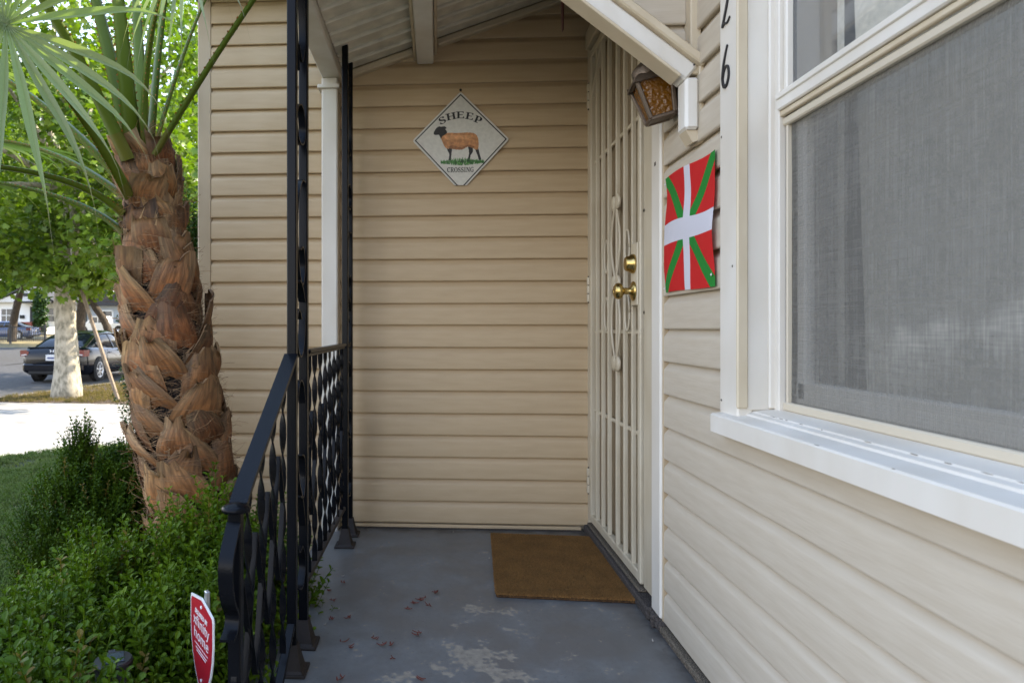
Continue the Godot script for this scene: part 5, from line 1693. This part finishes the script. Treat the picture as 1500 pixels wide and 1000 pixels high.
func ellipsoid_clumps(c: Vector3, R: Vector3, n: int, cr: float, sd: int, low := -1.0) -> Array:
	var r := RandomNumberGenerator.new(); r.seed = sd
	var out := []
	while out.size() < n:
		var d := Vector3(r.randf_range(-1, 1), r.randf_range(low, 1), r.randf_range(-1, 1))
		if d.length() > 1.0 or d.length() < 0.35: continue
		out.append([c + d * R, cr * r.randf_range(0.7, 1.3)])
	return out

func limbs(o: Node3D, T: Transform3D, from: Vector3, clumps: Array, m: String, r0: float, count: int) -> void:
	var step := maxi(1, int(clumps.size() / float(count)))
	for i in range(0, clumps.size(), step):
		var e: Vector3 = clumps[i][0]
		var mid := from.lerp(e, 0.5) + Vector3(0, 0.12 * from.distance_to(e), 0)
		var pts := PackedVector3Array()
		for k in 7:
			var t := k / 6.0
			pts.append(from * (1 - t) * (1 - t) + mid * 2.0 * t * (1 - t) + e * t * t)
		part("limb", MB.new().smooth().tube(pts, [r0, r0 * 0.8, r0 * 0.62, r0 * 0.48, r0 * 0.35, r0 * 0.22, r0 * 0.1], 7), m, o, T)

func street_tree(called: String, label: String, base: Vector3, trunk: Array, radii: Array, bark: String, clumps: Array, per: int, size: float, dark: Color, light: Color, sd: int, leaf: Mesh, nl := 10, group := "") -> void:
	var o := thing(called, label, "tree", base, 0.0, group)
	var T := Transform3D(Basis.IDENTITY, -base)
	var cv := Curve3D.new()
	for i in trunk.size():
		var p: Vector3 = trunk[i]
		var t: Vector3 = (trunk[mini(i + 1, trunk.size() - 1)] - trunk[maxi(i - 1, 0)]) / 6.0
		cv.add_point(p, -t, t)
	var n := 20
	var pts := PackedVector3Array()
	var rad := PackedFloat32Array()
	var L := cv.get_baked_length()
	for i in n + 1:
		var t := float(i) / n
		pts.append(cv.sample_baked(L * t))
		var f := t * (radii.size() - 1)
		rad.append(lerpf(radii[int(minf(f, radii.size() - 1.001))], radii[mini(int(f) + 1, radii.size() - 1)], f - floorf(f)) * (1.0 + 0.04 * sin(i * 1.9)))
	part("trunk", MB.new().smooth().tube(pts, rad, 18), bark, o, T)
	limbs(o, T, pts[n - 3], clumps, bark, radii[radii.size() - 1] * 0.8, nl)
	crown(o, T, leaf, clumps, per, size, dark, light, sd)

func build_street_trees() -> void:
	var leaf := lobed_leaf()
	var dk := Color(0.065, 0.130, 0.014)
	var lt := Color(0.220, 0.300, 0.026)
	# pale barked tree on the planting strip
	var cl := ellipsoid_clumps(Vector3(-7.6, 5.4, -13.9), Vector3(4.6, 3.4, 4.0), 190, 0.75, 3, -0.85)
	cl += ellipsoid_clumps(Vector3(-7.9, 2.55, -12.7), Vector3(2.6, 0.75, 1.5), 46, 0.55, 4)
	cl += ellipsoid_clumps(Vector3(-5.2, 3.3, -12.4), Vector3(1.5, 1.5, 1.4), 34, 0.55, 5)
	cl += ellipsoid_clumps(Vector3(-7.1, 1.95, -13.2), Vector3(0.55, 0.25, 0.4), 5, 0.28, 8)
	street_tree("sycamore_tree", "street tree with smooth pale mottled trunk, in front of the black car", Vector3(-7.43, -0.5, -13.27),
		[Vector3(-7.43, -0.55, -13.27), Vector3(-7.42, -0.35, -13.27), Vector3(-7.42, 0.5, -13.26), Vector3(-7.46, 1.6, -13.26), Vector3(-7.35, 3.0, -13.3), Vector3(-7.4, 4.4, -13.5)],
		[0.30, 0.215, 0.195, 0.185, 0.15, 0.11], "sycamore_bark", cl, 105, 0.125, dk, lt, 11, leaf, 16)
	# greenery farther on
	street_tree("shade_tree", "bright green tree filling the gap between the palm and the house corner", Vector3(-7.2, -0.5, -21.0),
		[Vector3(-7.2, -0.6, -21.0), Vector3(-7.1, 1.5, -21.0), Vector3(-7.3, 4.5, -21.2)], [0.24, 0.19, 0.12], "bark",
		ellipsoid_clumps(Vector3(-7.4, 5.6, -21.5), Vector3(4.6, 4.6, 3.5), 150, 0.95, 13, -0.8), 120, 0.19, dk, lt.lerp(Color(0.2, 0.26, 0.03), 0.5), 14, leaf)
	street_tree("shade_tree", "wide green tree across the side street, behind the pale trunk", Vector3(-20.5, -0.3, -30.0),
		[Vector3(-20.5, -0.7, -30.0), Vector3(-20.3, 2.0, -30.0), Vector3(-20.5, 5.0, -30.3)], [0.28, 0.22, 0.14], "bark",
		ellipsoid_clumps(Vector3(-20.0, 8.2, -31.0), Vector3(8.0, 5.2, 5.0), 170, 1.4, 15, -0.9), 110, 0.30, dk, lt, 16, leaf)
	street_tree("shade_tree", "slim leaning street tree beside the black fence at the left edge", Vector3(-31.0, -0.25, -48.1),
		[Vector3(-31.1, -0.6, -48.1), Vector3(-30.9, 1.5, -48.1), Vector3(-30.4, 3.6, -48.1), Vector3(-30.0, 5.4, -48.2)], [0.34, 0.27, 0.24, 0.16], "bark",
		ellipsoid_clumps(Vector3(-29.5, 8.2, -48.5), Vector3(7.0, 3.6, 4.0), 90, 1.5, 17, -0.8), 90, 0.42, dk, lt, 18, leaf)
	street_tree("shade_tree", "dark leaning tree between the pickup and the wooden stake", Vector3(-21.6, 0.05, -43.7),
		[Vector3(-21.4, -0.3, -43.7), Vector3(-21.8, 1.2, -43.7), Vector3(-22.7, 2.6, -43.7), Vector3(-23.4, 4.2, -43.8)], [0.28, 0.24, 0.22, 0.16], "bark",
		ellipsoid_clumps(Vector3(-22.5, 6.6, -44.0), Vector3(5.5, 3.2, 4.0), 80, 1.3, 19, -0.8), 90, 0.40, dk, lt, 20, leaf)
	street_tree("shade_tree", "dark trunked tree in front of the white house, right of the pale trunk", Vector3(-31.3, 0.1, -58.0),
		[Vector3(-31.3, -0.3, -58.0), Vector3(-31.2, 2.0, -58.0), Vector3(-30.8, 4.2, -58.0)], [0.5, 0.42, 0.3], "bark",
		ellipsoid_clumps(Vector3(-31.0, 8.0, -58.5), Vector3(6.5, 3.8, 4.0), 80, 1.5, 23, -0.8), 90, 0.48, dk.lerp(Color(0.03, 0.06, 0.02), 0.5), lt, 24, leaf)
	for q in [[Vector3(-50.0, 6.5, -86.0), 25, "hazy green trees far behind the white house at the left edge"], [Vector3(-30.0, 7.0, -92.0), 27, "green tree far behind the grey house"]]:
		var c: Vector3 = q[0]
		street_tree("far_tree", q[2], Vector3(c.x, 0.3, c.z), [Vector3(c.x, 0.1, c.z), Vector3(c.x, 3.0, c.z), Vector3(c.x, 5.5, c.z)], [0.5, 0.4, 0.3], "bark",
			ellipsoid_clumps(c, Vector3(9.0, 4.6, 5.0), 80, 1.9, q[1], -0.8), 80, 0.62, dk, lt, q[1] + 1, leaf, 6)
	# clipped evergreen beside the white house
	var ev := thing("column_evergreen", "dark clipped evergreen column beside the white house", "shrub", Vector3(-39.7, 0.3, -66.0))
	var ec := []
	for k in 14: ec.append([Vector3(-39.7 + 0.2 * sin(k * 2.0), 0.8 + 0.27 * k, -66.0), 0.62])
	crown(ev, Transform3D(Basis.IDENTITY, -ev.position), leaf, ec, 160, 0.26, Color(0.02, 0.05, 0.015), Color(0.06, 0.12, 0.03), 31)
	part("trunk", MB.new().smooth().tube(PackedVector3Array([Vector3(0, -0.1, 0), Vector3(0, 4.0, 0)]), [0.15, 0.05], 8), "bark", ev)
	# fallen leaves round the trunk foot are part of the dry weeds

# ---------------------------------------------------------------- vehicles
func loft(mb: MB, rings: Array) -> MB:
	for i in rings.size() - 1:
		var a: PackedVector3Array = rings[i]
		var b: PackedVector3Array = rings[i + 1]
		for k in a.size():
			var k2 := (k + 1) % a.size()
			mb.quad(a[k], a[k2], b[k2], b[k])
	for e in 2:
		var r: PackedVector3Array = rings[0] if e == 0 else rings[rings.size() - 1]
		var c := Vector3.ZERO
		for p in r: c += p
		c /= r.size()
		for k in r.size():
			var k2 := (k + 1) % r.size()
			if e == 0: mb.tri(c, r[k2], r[k])
			else: mb.tri(c, r[k], r[k2])
	return mb

func body_ring(z: float, hw: float, yb: float, yt: float) -> PackedVector3Array:
	var h := yt - yb
	var half := [[hw * 0.86, yb], [hw * 0.985, yb + h * 0.10], [hw * 1.0, yb + h * 0.38], [hw * 0.985, yb + h * 0.66], [hw * 0.965, yb + h * 0.86], [hw * 0.90, yb + h * 0.965], [hw * 0.70, yt], [hw * 0.3, yt + 0.012]]
	var p := PackedVector3Array()
	for q in half: p.append(Vector3(q[0], q[1], z))
	for i in range(half.size() - 1, -1, -1): p.append(Vector3(-half[i][0], half[i][1], z))
	return p

func wheel(o: Node3D, at: Vector3, r: float, w: float) -> void:
	var s := signf(at.x)
	var X := Transform3D(Basis(Vector3.BACK, -PI / 2 * s), at)
	var t := part("wheel", MB.new().smooth().lathe([Vector2(r * 0.62, -w), Vector2(r * 0.9, -w), Vector2(r, -w * 0.8), Vector2(r, -w * 0.15), Vector2(r * 0.95, 0.0), Vector2(r * 0.70, 0.005), Vector2(r * 0.66, -0.02), Vector2(0.0, -0.05)], 28, X), "tyre", o)
	var rim := MB.new()
	for k in 7:
		var a := TAU * k / 7.0
		rim.bar(X * Vector3(cos(a) * r * 0.10, -0.012, sin(a) * r * 0.10), X * Vector3(cos(a) * r * 0.64, -0.004, sin(a) * r * 0.64), 0.045, 0.02, X.basis.y, 0.004)
	rim.smooth().lathe([Vector2(r * 0.60, -0.02), Vector2(r * 0.62, 0.002), Vector2(r * 0.69, 0.006), Vector2(r * 0.71, 0.0)], 28, X)
	rim.lathe([Vector2(r * 0.14, -0.01), Vector2(r * 0.12, 0.004), Vector2(0.0, 0.006)], 12, X)
	part("rim", rim, "alloy", t)

func sedan(label: String, at: Vector3, turn: float, paint: String) -> Node3D:
	var o := thing("parked_car", label, "car", at, turn)
	var st := [[2.25, 0.70, 0.36, 0.80], [2.20, 0.80, 0.27, 0.92], [2.02, 0.86, 0.22, 0.985], [1.6, 0.885, 0.19, 0.985], [0.9, 0.895, 0.18, 0.965], [0.0, 0.895, 0.17, 0.94], [-0.9, 0.89, 0.17, 0.915], [-1.5, 0.875, 0.18, 0.86], [-1.95, 0.84, 0.20, 0.77], [-2.18, 0.74, 0.25, 0.67], [-2.26, 0.60, 0.33, 0.56]]
	var rings := []
	for q in st: rings.append(body_ring(q[0], q[1], q[2], q[3]))
	rings.reverse()
	part("body", loft(MB.new().smooth(1), rings), paint, o)
	# cabin: glass house with painted roof and pillars
	var cs := [[1.80, 0.66, 0.60, 0.965, 0.99], [1.00, 0.785, 0.56, 0.95, 1.33], [0.55, 0.80, 0.575, 0.94, 1.405], [0.0, 0.805, 0.58, 0.93, 1.425], [-0.40, 0.80, 0.57, 0.92, 1.395], [-1.30, 0.72, 0.62, 0.90, 0.93]]
	var ring := func(q: Array, grow: float) -> PackedVector3Array:
		return PackedVector3Array([Vector3(q[1] + grow, q[3], q[0]), Vector3(lerpf(q[1], q[2], 0.9) + grow, lerpf(q[3], q[4], 0.86), q[0]), Vector3(q[2] * 0.88, q[4] + grow, q[0]), Vector3(-q[2] * 0.88, q[4] + grow, q[0]), Vector3(-lerpf(q[1], q[2], 0.9) - grow, lerpf(q[3], q[4], 0.86), q[0]), Vector3(-q[1] - grow, q[3], q[0])])
	var cr := []
	for q in cs: cr.append(ring.call(q, 0.0))
	cr.reverse()
	part("window", loft(MB.new().smooth(1), cr), "car_glass", o)
	var rf := MB.new().smooth(1)
	for i in range(1, 4):
		var a: PackedVector3Array = ring.call(cs[i], 0.012)
		var b: PackedVector3Array = ring.call(cs[i + 1], 0.012)
		for k in range(1, 4): rf.quad(b[k], b[k + 1], a[k + 1], a[k])
	part("roof", rf, paint, o)
	for s in [1.0, -1.0]:
		var pl := MB.new()
		var P := func(i: int, k: int) -> Vector3:
			var v: Vector3 = (ring.call(cs[i], 0.006) as PackedVector3Array)[k]
			return Vector3(v.x * s, v.y, v.z)
		pl.bar(P.call(0, 0), P.call(1, 1), 0.10, 0.03, Vector3.UP, 0.008)
		pl.bar(P.call(1, 1), P.call(2, 1), 0.05, 0.03, Vector3.UP, 0.008)
		pl.bar(P.call(2, 1), P.call(3, 1), 0.045, 0.03, Vector3.UP, 0.008)
		pl.bar(P.call(3, 1), P.call(4, 1), 0.045, 0.03, Vector3.UP, 0.008)
		pl.bar(P.call(4, 1), P.call(5, 0), 0.06, 0.03, Vector3.UP, 0.008)
		pl.bar(P.call(3, 0) + Vector3(0, 0, 0.1), P.call(3, 1) + Vector3(0, 0, 0.15), 0.06, 0.012, Vector3.RIGHT)
		pl.bar(P.call(1, 0), P.call(5, 0) + Vector3(0, 0.0, 0.2), 0.025, 0.035, Vector3.UP, 0.006)
		part("pillar", pl, paint, o)
		var mi := part("mirror", MB.new().box(Vector3(s * 0.93, 0.99, -0.78), Vector3(0.20, 0.13, 0.09), 0.03), paint, o)
		part("mirror_glass", MB.new().box(Vector3(s * 0.93, 0.99, -0.732), Vector3(0.15, 0.09, 0.004)), "alloy", mi)
		for z in [1.30, -1.35]:
			part("wheel_arch", MB.new().smooth().lathe([Vector2(0.0, 0.0), Vector2(0.375, 0.0), Vector2(0.365, 0.012), Vector2(0.0, 0.012)], 28, Transform3D(Basis(Vector3.BACK, -PI / 2 * s), Vector3(s * 0.884, 0.33, z))), "tyre", o)
			wheel(o, Vector3(s * 0.905, 0.32, z), 0.32, 0.2)
		part("door_seam", MB.new().box(Vector3(s * 0.893, 0.60, 0.75), Vector3(0.006, 0.62, 0.008)).box(Vector3(s * 0.895, 0.58, -0.75), Vector3(0.006, 0.62, 0.008)), "tyre", o)
		part("door_handle", MB.new().box(Vector3(s * 0.895, 0.80, 0.55), Vector3(0.03, 0.03, 0.18), 0.01), paint, o)
		part("side_moulding", MB.new().box(Vector3(s * 0.893, 0.36, -0.05), Vector3(0.012, 0.02, 1.9), 0.005), "tyre", o)
		var tl := PackedVector2Array([Vector2(0.66, 0.76), Vector2(0.86, 0.73), Vector2(0.87, 0.90), Vector2(0.72, 0.905), Vector2(0.63, 0.86)])
		if s < 0:
			for i in tl.size(): tl[i].x = -tl[i].x
		var lamp := part("tail_light", MB.new().prism(tl, 0.34, Transform3D(Basis.IDENTITY, Vector3(0, 0, 2.245))), "tail_red", o)
		part("lens", MB.new().box(Vector3(s * 0.76, 0.775, 2.248), Vector3(0.14, 0.035, 0.01), 0.003, Basis(Vector3.BACK, -s * 0.08)), "tail_clear", lamp)
		part("reflector", MB.new().box(Vector3(s * 0.62, 0.42, 2.235), Vector3(0.20, 0.04, 0.03), 0.006), "tail_red", o)
		part("headlight", MB.new().box(Vector3(s * 0.66, 0.66, -2.02), Vector3(0.26, 0.13, 0.30), 0.04, Basis(Vector3.UP, s * 0.5)), "tail_clear", o)
	part("bumper", MB.new().box(Vector3(0, 0.43, 2.17), Vector3(1.62, 0.26, 0.22), 0.06), paint, o)
	part("bumper_valance", MB.new().box(Vector3(0, 0.30, 2.19), Vector3(1.30, 0.12, 0.16), 0.03), "tyre", o)
	part("trunk_lip", MB.new().box(Vector3(0, 0.975, 2.11), Vector3(1.42, 0.03, 0.12), 0.012), paint, o)
	part("trunk_line", MB.new().box(Vector3(0, 0.585, 2.262), Vector3(1.1, 0.012, 0.02)), "tyre", o)
	var plate := part("license_plate", MB.new().box(Vector3(0, 0.70, 2.268), Vector3(0.32, 0.165, 0.012), 0.004), "plate", o)
	part("plate_print", MB.new().box(Vector3(0, 0.69, 2.2755), Vector3(0.23, 0.05, 0.002)), "plate_print", plate)
	# emblem: upright bars joined by a cross bar
	part("emblem", MB.new().bar(Vector3(-0.035, 0.845, 2.250), Vector3(-0.048, 0.915, 2.24), 0.014, 0.012, Vector3.BACK).bar(Vector3(0.035, 0.845, 2.250), Vector3(0.048, 0.915, 2.24), 0.014, 0.012, Vector3.BACK).box(Vector3(0, 0.88, 2.246), Vector3(0.07, 0.013, 0.012)), "alloy", o)
	return o

func build_cars() -> void:
	sedan("black sedan parked at the kerb behind the pale tree trunk, seen from its rear", Vector3(-10.62, -0.598, -20.2), 0.07, "car_black")
	sedan("dark blue car parked behind the black fence at the left edge", Vector3(-34.6, 0.0, -53.0), PI / 2 + 0.1, "car_blue")
	# white pickup far down the street, seen from the side
	var o := thing("pickup_truck", "white pickup truck parked far across the street, its bed to the right", "pickup truck", Vector3(-32.2, 0.22, -64.2), 0.1)
	var side := PackedVector2Array([Vector2(-2.6, 0.45), Vector2(2.75, 0.45), Vector2(2.75, 1.12), Vector2(0.55, 1.12), Vector2(0.50, 1.15), Vector2(-1.35, 1.15), Vector2(-2.45, 1.05), Vector2(-2.6, 0.85)])
	part("body", MB.new().prism(side, 1.8, Transform3D(Basis.IDENTITY, Vector3(0, 0, 0.9))), "car_white", o)
	var cab := PackedVector2Array([Vector2(-1.45, 1.14), Vector2(0.55, 1.14), Vector2(0.42, 1.80), Vector2(-0.72, 1.82), Vector2(-0.9, 1.74)])
	part("cab", MB.new().prism(cab, 1.56, Transform3D(Basis.IDENTITY, Vector3(0, 0, 0.78))), "car_white", o)
	for s in [1.0, -1.0]:
		for w in [[[-1.15, 1.18], [-0.35, 1.18], [-0.35, 1.70], [-0.75, 1.72]], [[-0.25, 1.18], [0.38, 1.18], [0.30, 1.70], [-0.25, 1.70]]]:
			var p := PackedVector2Array()
			for q in w: p.append(Vector2(q[0], q[1]))
			part("window", MB.new().prism(p, 0.02, Transform3D(Basis.IDENTITY, Vector3(0, 0, 0.79 if s > 0 else -0.77))), "car_glass", o)
		for x in [-1.65, 1.75]:
			var wt := MB.new().smooth().lathe([Vector2(0.0, -0.2), Vector2(0.36, -0.2), Vector2(0.38, -0.15), Vector2(0.38, -0.03), Vector2(0.34, 0.0), Vector2(0.0, 0.0)], 20, Transform3D(Basis(Vector3.RIGHT, PI / 2 * s), Vector3(x, 0.38, 0.915 * s)))
			var wo := part("wheel", wt, "tyre", o)
			part("rim", MB.new().smooth().lathe([Vector2(0.22, 0.0), Vector2(0.20, 0.012), Vector2(0.0, 0.012)], 14, Transform3D(Basis(Vector3.RIGHT, PI / 2 * s), Vector3(x, 0.38, 0.92 * s))), "alloy", wo)
			part("wheel_arch", MB.new().lathe([Vector2(0.46, 0.0), Vector2(0.45, 0.008), Vector2(0.0, 0.008)], 18, Transform3D(Basis(Vector3.RIGHT, PI / 2 * s), Vector3(x, 0.46, 0.90 * s))), "tyre", o)
	for s in [1.0, -1.0]:
		part("tail_light", MB.new().box(Vector3(2.72, 0.95, 0.86 * s), Vector3(0.10, 0.30, 0.12), 0.01), "tail_red", o)
	part("bumper", MB.new().box(Vector3(2.80, 0.52, 0), Vector3(0.14, 0.18, 1.7), 0.03), "alloy", o)

# ---------------------------------------------------------------- across the street
func build_far_houses() -> void:
	var o := thing("cottage", "white gabled cottage with dark door across the street at the left edge", "house", Vector3(-42.3, 0.3, -68.0))
	o.rotation.y = -0.10
	part("wall", MB.new().box(Vector3(0, 1.6, -3.0), Vector3(6.6, 3.4, 6.0)), "house_white", o)
	var gp := PackedVector2Array([Vector2(-3.4, 3.25), Vector2(3.4, 3.25), Vector2(0.3, 4.55)])
	part("gable", MB.new().prism(gp, 0.3, Transform3D(Basis.IDENTITY, Vector3(0, 0, 0.55))), "house_white", o)
	for k in 6:
		part("siding_board", MB.new().box(Vector3(0.15 * k * 0.3, 3.35 + 0.19 * k, 0.565), Vector3(6.0 - 1.08 * k, 0.02, 0.03)), "roof_grey", o)
	var rf := PackedVector2Array([Vector2(-3.9, 3.10), Vector2(0.3, 4.72), Vector2(3.9, 3.10), Vector2(3.9, 3.24), Vector2(0.3, 4.90), Vector2(-3.9, 3.24)])
	part("roof", MB.new().prism(rf, 7.4, Transform3D(Basis.IDENTITY, Vector3(0, 0, 0.75))), "roof_grey", o)
	part("vent", MB.new().box(Vector3(0.3, 4.0, 0.57), Vector3(0.5, 0.35, 0.06)), "roof_grey", o)
	var dr := part("door", MB.new().box(Vector3(0.9, 1.75, 0.02), Vector3(1.0, 2.1, 0.08)), "dark", o)
	part("frame", MB.new().box(Vector3(0.34, 1.75, 0.04), Vector3(0.12, 2.2, 0.1)).box(Vector3(1.46, 1.75, 0.04), Vector3(0.12, 2.2, 0.1)).box(Vector3(0.9, 2.86, 0.04), Vector3(1.24, 0.12, 0.1)), "house_white", dr)
	part("mailbox", MB.new().box(Vector3(-0.5, 1.75, 0.08), Vector3(0.5, 0.35, 0.16), 0.03), "dark", o)
	for x in [-2.3, 2.5]:
		var wn := part("window", MB.new().box(Vector3(x, 1.9, 0.03), Vector3(1.2, 1.3, 0.06)), "car_glass", o)
		part("frame", MB.new().box(Vector3(x, 1.9, 0.07), Vector3(0.07, 1.3, 0.05)).box(Vector3(x, 1.9, 0.075), Vector3(1.2, 0.07, 0.05)).box(Vector3(x, 1.22, 0.07), Vector3(1.35, 0.09, 0.08)), "house_white", wn)
	part("porch_post", MB.new().box(Vector3(3.1, 1.75, 1.4), Vector3(0.2, 2.9, 0.2)), "house_white", o)
	part("porch_roof", MB.new().box(Vector3(1.6, 3.22, 0.9), Vector3(3.6, 0.14, 1.6)), "roof_grey", o)
	part("porch_base", MB.new().box(Vector3(1.6, 0.35, 0.9), Vector3(3.6, 0.7, 1.6)), "house_white", o)
	tag(part("brick_planter", MB.new().box(Vector3(-40.9, 1.05, -65.6), Vector3(1.5, 0.9, 0.5), 0.03), "brick_red"), "low dark red hedge block in front of the white cottage door", "planter")
	var h := thing("bungalow", "grey bungalow with white window trim behind the white pickup", "house", Vector3(-33.0, 0.3, -72.0))
	part("wall", MB.new().box(Vector3(0, 1.5, -3.0), Vector3(10.0, 3.2, 6.0)), "house_grey", h)
	part("roof", MB.new().prism(PackedVector2Array([Vector2(-5.6, 3.0), Vector2(5.6, 3.0), Vector2(4.2, 4.5), Vector2(-4.2, 4.5)]), 7.0, Transform3D(Basis.IDENTITY, Vector3(0, 0, 0.5))), "roof_grey", h)
	for x in [-2.8, 0.0, 2.8]:
		var wn := part("window", MB.new().box(Vector3(x, 1.8, 0.03), Vector3(1.3, 1.2, 0.06)), "car_glass", h)
		part("frame", MB.new().box(Vector3(x - 0.7, 1.8, 0.05), Vector3(0.14, 1.4, 0.1)).box(Vector3(x + 0.7, 1.8, 0.05), Vector3(0.14, 1.4, 0.1)).box(Vector3(x, 2.47, 0.05), Vector3(1.5, 0.14, 0.1)).box(Vector3(x, 1.13, 0.05), Vector3(1.5, 0.14, 0.1)), "house_white", wn)
	# black metal fence on the far side of the street
	var f := thing("metal_fence", "black metal picket fence across the street, left of the pale trunk", "fence", Vector3(-30.6, -0.12, -45.3))
	var dir := Vector3(7.2, 0, -0.4)
	for k in 4:
		part("post", MB.new().box(Vector3(-3.6, 0.6, 0.2) + dir * (k / 3.0), Vector3(0.13, 1.3, 0.13), 0.01), "black", f)
	for y in [0.18, 1.08]:
		part("rail", MB.new().bar(Vector3(-3.6, y, 0.2), Vector3(3.6, y, -0.2), 0.05, 0.05), "black", f)
	var pk := MB.new().box(Vector3.ZERO, Vector3(0.03, 1.05, 0.03)).mesh()
	for k in 56:
		part("picket", pk, "black", f, Transform3D(Basis.IDENTITY, Vector3(-3.5, 0.62, 0.2) + dir * (k / 56.0)))

# ---------------------------------------------------------------- small things
func build_small_things() -> void:
	# wooden stake leaning beside the pale tree
	var a := Vector3(-6.05, -0.52, -12.66)
	var b := Vector3(-6.98, 1.66, -13.0)
	var o := thing("wooden_stake", "long weathered wooden stake leaning against the pale street tree", "stake", a)
	part("pole", MB.new().bar(Vector3.ZERO, b - a, 0.06, 0.06, Vector3.BACK, 0.006), "wood_stake", o)
	# seed pod hanging from the porch ceiling
	var p := thing("hanging_pod", "thin dark red wooden pendant hanging from the porch ceiling", "pendant", Vector3(0.459, 2.36, -2.53))
	part("string", MB.new().tube(PackedVector3Array([Vector3(0, 0.0, 0), Vector3(0, -0.16, 0)]), 0.0008, 5), "dark", p)
	part("pendant", MB.new().smooth().lathe([Vector2(0.0, -0.365), Vector2(0.004, -0.355), Vector2(0.0055, -0.30), Vector2(0.0065, -0.22), Vector2(0.005, -0.16), Vector2(0.0, -0.155)], 10), "pod", p)
	# scraps of dry leaf and paint on the floor
	var red := [[-0.046,-2.301],[-0.072,-2.265],[-0.093,-2.209],[-0.031,-2.249],[-0.009,-2.35],[-0.345,-2.259],[-0.329,-2.122],[-0.332,-2.431],[-0.274,-1.976],[-0.14,-1.95],[-0.116,-1.874],[-0.241,-1.936],[-0.184,-1.999],[-0.049,-1.767],[-0.061,-2.033],[-0.255,-1.761],[-0.369,-2.352],[-0.274,-2.135],[-0.157,-1.958],[-0.055,-2.284]]
	var pale := [[-0.345,-2.492],[-0.307,-3.066],[-0.344,-2.081],[0.073,-3.06],[0.205,-2.715],[0.627,-2.032],[-0.318,-2.195]]
	var r := RandomNumberGenerator.new(); r.seed = 3
	for kind in 2:
		var n := 0
		for q in (red if kind == 0 else pale):
			var mb := MB.new()
			var pieces := r.randi_range(2, 4) if kind == 0 else 1
			for k in pieces:
				var c := Vector3(r.randf_range(-0.010, 0.010), 0.002, r.randf_range(-0.010, 0.010)) * (1.0 if kind == 0 else 0.2)
				var ang := r.randf() * TAU
				var L := r.randf_range(0.006, 0.015) if kind == 0 else 0.006
				var w := r.randf_range(0.003, 0.006)
				var d := Vector3(cos(ang), 0, sin(ang))
				var s := Vector3(-d.z, 0, d.x)
				var prev := []
				for i in 5:
					var t := i / 4.0 * 2.0 - 1.0
					var ww := w * (1.0 - 0.8 * t * t) * 0.5
					var h := Vector3(0, 0.004 * t * t, 0)
					var ring := [c + d * L * t - s * ww + h + Vector3(0, 0.002, 0), c + d * L * t + h, c + d * L * t + s * ww + h + Vector3(0, 0.002, 0)]
					if i > 0:
						mb.quad(prev[1], prev[0], ring[0], ring[1])
						mb.quad(prev[2], prev[1], ring[1], ring[2])
					prev = ring
			var m := part("leaf_scrap" if kind == 0 else "paint_flake", mb, "debris" if kind == 0 else "debris_pale")
			m.position = Vector3(q[0], 0.0015, q[1])
			if kind == 0: tag(m, "small curled scrap of dry reddish leaf on the grey porch floor", "leaf scrap", "dry leaf scraps on the porch floor")
			else: tag(m, "tiny pale flake lying on the grey porch floor", "flake", "pale flakes on the porch floor")
			n += 1
